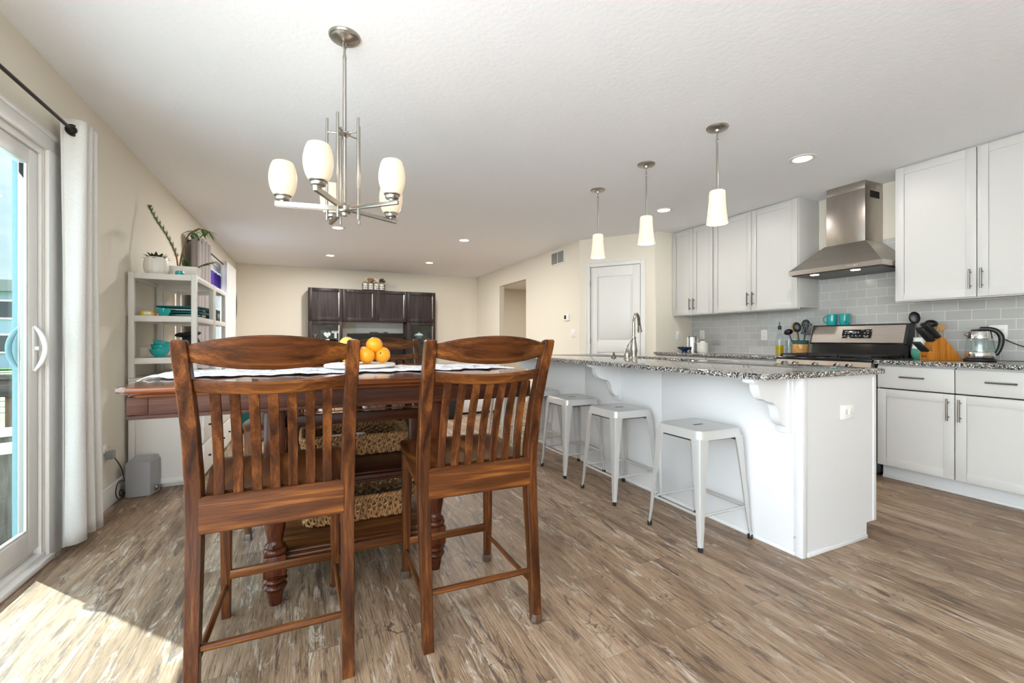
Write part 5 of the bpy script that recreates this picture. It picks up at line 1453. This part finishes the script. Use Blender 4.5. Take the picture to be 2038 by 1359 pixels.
for i, s_ in enumerate(('first from the left', 'second from the left', 'third from the left', 'rightmost')):
    x, y = 1.01 + i * .103, 9.0
    j = thing('flower_jar', 'white jar of flowers in the crate on the cabinets, ' + s_, 'vase', (x, y, fz + .013), 'flower jars in the crate')
    MB().lathe([(0, 0), (.034, 0), (.04, .008), (.04, .09), (.03, .105), (.03, .12), (.026, .12), (.026, .1), (0, .095)], (x, y, fz + .013), 22).build('jar', CERAM, j)
    k = MB(); kl = MB()
    for q in range(4):
        a_ = q * 1.6 + i; cx2, cy2, cz2 = x + .032 * math.cos(a_), y + .03 * math.sin(a_), fz + .16 + .03 * (q % 2)
        for p_ in range(12):
            b2 = p_ * 2.4; leafmesh(k, (cx2, cy2, cz2), (math.cos(b2), math.sin(b2), .2 + p_ / 9), .055, .042, -.1)
        leafmesh(kl, (x, y, fz + .135), (math.cos(a_ + .8), math.sin(a_ + .8), .5), .075, .03, .3)
    k.build('petals', FC[i], j); kl.build('leaves', LEAFD, j)

# ------------------------------------------------------------------ far floor things glimpsed under the table
o = thing('storage_bench', 'low white bench with a black base far across the floor, seen between chair slats', 'bench', (2.3, 6.2, 0))
B(1.97, 2.75, 6.0, 6.4, .03, .24, .012).build('body', WHITEP, o); B(1.99, 2.73, 6.02, 6.38, 0, .031).build('base', BLACK, o)
o = thing('floor_speaker', 'small black speaker on the floor beyond the table', 'speaker', (1.77, 5.8, 0))
B(1.70, 1.85, 5.72, 5.87, 0, .27, .006).build('cabinet', BLACK, o); B(1.71, 1.84, 5.715, 5.721, .02, .26, .002).build('grille_cloth', IRON, o)
o = thing('ottoman', 'teal upholstered ottoman far beyond the table, seen through the front left chair', 'ottoman', (-.62, 6.1, 0))
k = MB(); k.box(-.95, -.32, 5.85, 6.4, .05, .44, .03, 4); k.build('cushion', mat('teal_upholstery', '#1f6a66', .9, bmp=(300, .2, .002)), o)
for x in (-.9, -.37):
    for y in (5.9, 6.35): MB().tube([(x, y, 0), (x, y, .06)], [.016, .022], 10).build('leg', TDARK, o)

# ------------------------------------------------------------------ outside the patio door
struct('ground_lawn', B(-80, XL - T - .06, 11, 120, -.75, -.7), GRASS, 'bright green lawn beyond the deck', 'lawn')
struct('ground_bounce', B(-30, XL - T - .06, -30, 11, -.8, -.7), mat('pale_bounce_ground', '#c9c7c4', .9), 'pale ground beside the deck, added to bounce daylight indoors', 'ground')  # pale ground added as a neutral reflector, throws sunlight up to the ceiling
k = MB()
for i in range(17): k.box(-4.6, XL - T - .06, 2.35 + i * .142, 2.35 + i * .142 + .135, -.14, -.11, .003)
struct('floor_deck', k, DECKW, 'weathered grey deck boards', 'deck')
o = thing('deck_railing', 'weathered brown wooden deck railing outside the patio door', 'railing', (-3, 4.62, -.12))
k = MB(); k.box(-4.6, -1.36, 4.56, 4.70, .775, .812, .004); k.build('cap_rail', DECKW, o)
k = MB(); k.box(-4.6, -1.36, 4.60, 4.64, .64, .775, .003).box(-4.6, -1.36, 4.60, 4.64, -.06, .03, .003); k.build('cross_rail', DECKW, o)
for i in range(26):
    x = -4.5 + i * .121
    B(x, x + .088, 4.64, 4.662, -.12, .64, .003).build('baluster', DECKZ, o)
k = MB()
o2 = thing('mesh_fence', 'dark mesh fence across the lawn', 'fence', (-9, 14, -.7))
k.box(-18, -3, 13.98, 14.02, .35, .39)
for i in range(9): k.box(-18 + i * 1.8, -17.95 + i * 1.8, 13.97, 14.03, -.7, .39)
k.build('frame', IRON, o2)
k = MB()
for z in range(8): k.tube([(-18, 14, -.6 + z * .13), (-3, 14, -.6 + z * .13)], .008, 4)
k.build('wires', IRON, o2)
o = thing('house', 'grey two-storey house across the lawn', 'house', (-26, 40, -.7))
B(-40, -15.5, 38, 46, -.7, 4.0).build('wall', HOUSE, o)
MB().prism([(-41, 4.0), (-14.8, 4.0), (-15.5, 4.7), (-40, 4.7)], 'y', 37.4, 46.5).build('roof', HROOF, o)
for x in (-24.6, -22.2, -19.6, -17.4):
    for z in (.2, 2.3):
        f = B(x, x + .9, 37.9, 38.02, z, z + 1.2).build('window', TRIM, o); B(x + .1, x + .8, 37.86, 37.91, z + .1, z + 1.1).build('pane', SCREEN, f)
def tree(lab, x, y, z0, h_, r):
    o = thing('garden_tree', lab, 'tree', (x, y, z0))
    MB().tube([(x, y, z0), (x + .05, y, z0 + h_ * .6)], [.12, .07], 10).build('trunk', BARK, o)
    k = MB()
    for i in range(420):
        a_ = R.uniform(0, 2 * PI); e = R.uniform(-.6, 1); q = r * R.uniform(.35, 1)
        p = (x + q * math.cos(a_) * math.sqrt(1 - e * e * .8), y + q * math.sin(a_) * math.sqrt(1 - e * e * .8), z0 + h_ * .62 + q * e)
        leafmesh(k, p, (R.uniform(-1, 1), R.uniform(-1, 1), R.uniform(-.3, .6)), .34, .2, .2)
    k.build('crown', LEAF, o)
tree('small green tree in front of the grey house', -16.6, 27, -.7, 3.0, 1.25)
tree('second green tree beside the grey house', -22.5, 30, -.7, 3.0, 1.3)
# adirondack chair
o = thing('adirondack_chair', 'weathered grey wooden deck chair just outside the patio door', 'chair', (-1.93, 3.55, -.11))
ck = Matrix.Translation((-1.96, 3.62, -.11)) @ Matrix.Rotation(rad(115), 4, 'Z')
for i in range(5):
    k = MB(); k.box(-.24 + i * .098, -.15 + i * .098, -.012, .012, 0, .72 + .07 * math.cos((i - 2) * .7), .008, M=ck @ Matrix.Translation((0, .26, .26)) @ Matrix.Rotation(rad(-24), 4, 'X')); k.build('back_slat', GREYW, o)
for i in range(5):
    k = MB(); k.box(-.26, .26, -.3 + i * .11, -.205 + i * .11, .345 - i * .028, .365 - i * .028, .004, M=ck); k.build('seat_slat', GREYW, o)
for s in (-1, 1):
    k = MB(); k.box(s * .33 - .07, s * .33 + .07, -.42, .34, .56, .582, .01, M=ck); k.build('armrest', mat('pale_arm', '#cfd3d6', .6), o)  # armrests in a paler tone than the slats
    k = MB(); k.box(s * .29 - .015, s * .29 + .015, -.36, -.27, 0, .56, .004, M=ck); k.build('leg', GREYW, o)
    k = MB(); k.prism([(-.33, .36), (.62, .0), (.5, .0), (-.33, .27)], 'x', s * .27 - .012, s * .27 + .012)
    for v_ in k.bm.verts: v_.co = ck @ v_.co
    k.build('side_rail', GREYW, o)
    k = MB(); k.box(s * .29 - .015, s * .29 + .015, .2, .28, .12, .56, .004, M=ck); k.build('arm_support', GREYW, o)

# ------------------------------------------------------------------ light
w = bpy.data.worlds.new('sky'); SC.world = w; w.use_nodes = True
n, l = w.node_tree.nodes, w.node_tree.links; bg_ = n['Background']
tc = n.new('ShaderNodeTexCoord'); sx = n.new('ShaderNodeSeparateXYZ'); l.new(tc.outputs['Generated'], sx.inputs[0])
base = ramp(n, l, sx.outputs['Z'], [(0, c('#d6e2e2')), (.08, c('#cfe2e5')), (.25, c('#c6dceb')), (.6, c('#b6d0ee'))])
mp = n.new('ShaderNodeMapping'); mp.inputs['Scale'].default_value = (1.2, 1.2, 5); l.new(tc.outputs['Generated'], mp.inputs['Vector'])
cloud = ramp(n, l, noise(n, l, mp.outputs['Vector'], 2.2, 7, .6), [(.42, (0, 0, 0, 1)), (.62, (1, 1, 1, 1))])
col = mix(n, l, cloud, base, (.98, .98, .97, 1))
l.new(col, bg_.inputs['Color'])
# shaped sky: low part ahead (+y) dimmed, rest kept bright to light the room
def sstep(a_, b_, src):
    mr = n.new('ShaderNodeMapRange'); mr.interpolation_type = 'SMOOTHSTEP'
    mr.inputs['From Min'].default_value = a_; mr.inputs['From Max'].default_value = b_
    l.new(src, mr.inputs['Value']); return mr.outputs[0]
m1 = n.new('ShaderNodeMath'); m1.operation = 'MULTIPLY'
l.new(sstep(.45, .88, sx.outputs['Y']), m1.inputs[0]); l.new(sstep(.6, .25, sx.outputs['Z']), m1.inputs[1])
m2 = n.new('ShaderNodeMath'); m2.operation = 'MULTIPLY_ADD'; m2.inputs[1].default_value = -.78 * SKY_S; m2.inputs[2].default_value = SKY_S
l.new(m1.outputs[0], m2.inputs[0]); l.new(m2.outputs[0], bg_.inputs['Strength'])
sd = bpy.data.lights.new('sun', 'SUN'); sd.energy = SUN_S; sd.angle = rad(.6); sd.color = (1, .96, .9)
so = bpy.data.objects.new('sun', sd); COL.objects.link(so)
el = rad(56); hd_ = Vector((.66, -.75, 0)).normalized()
d = Vector((hd_.x * math.cos(el), hd_.y * math.cos(el), -math.sin(el)))
so.rotation_euler = d.to_track_quat('-Z', 'Y').to_euler()
vs_ = SC.view_settings; SC.display_settings.display_device = 'sRGB'
vs_.view_transform = 'Standard'; vs_.look = 'None'; vs_.exposure = EXPO; vs_.gamma = 1; vs_.use_curve_mapping = False
SC.cycles.max_bounces = 10; SC.cycles.diffuse_bounces = 5; SC.cycles.transparent_max_bounces = 12
SC.cycles.sample_clamp_indirect = 6
SC.cycles.use_denoising = True
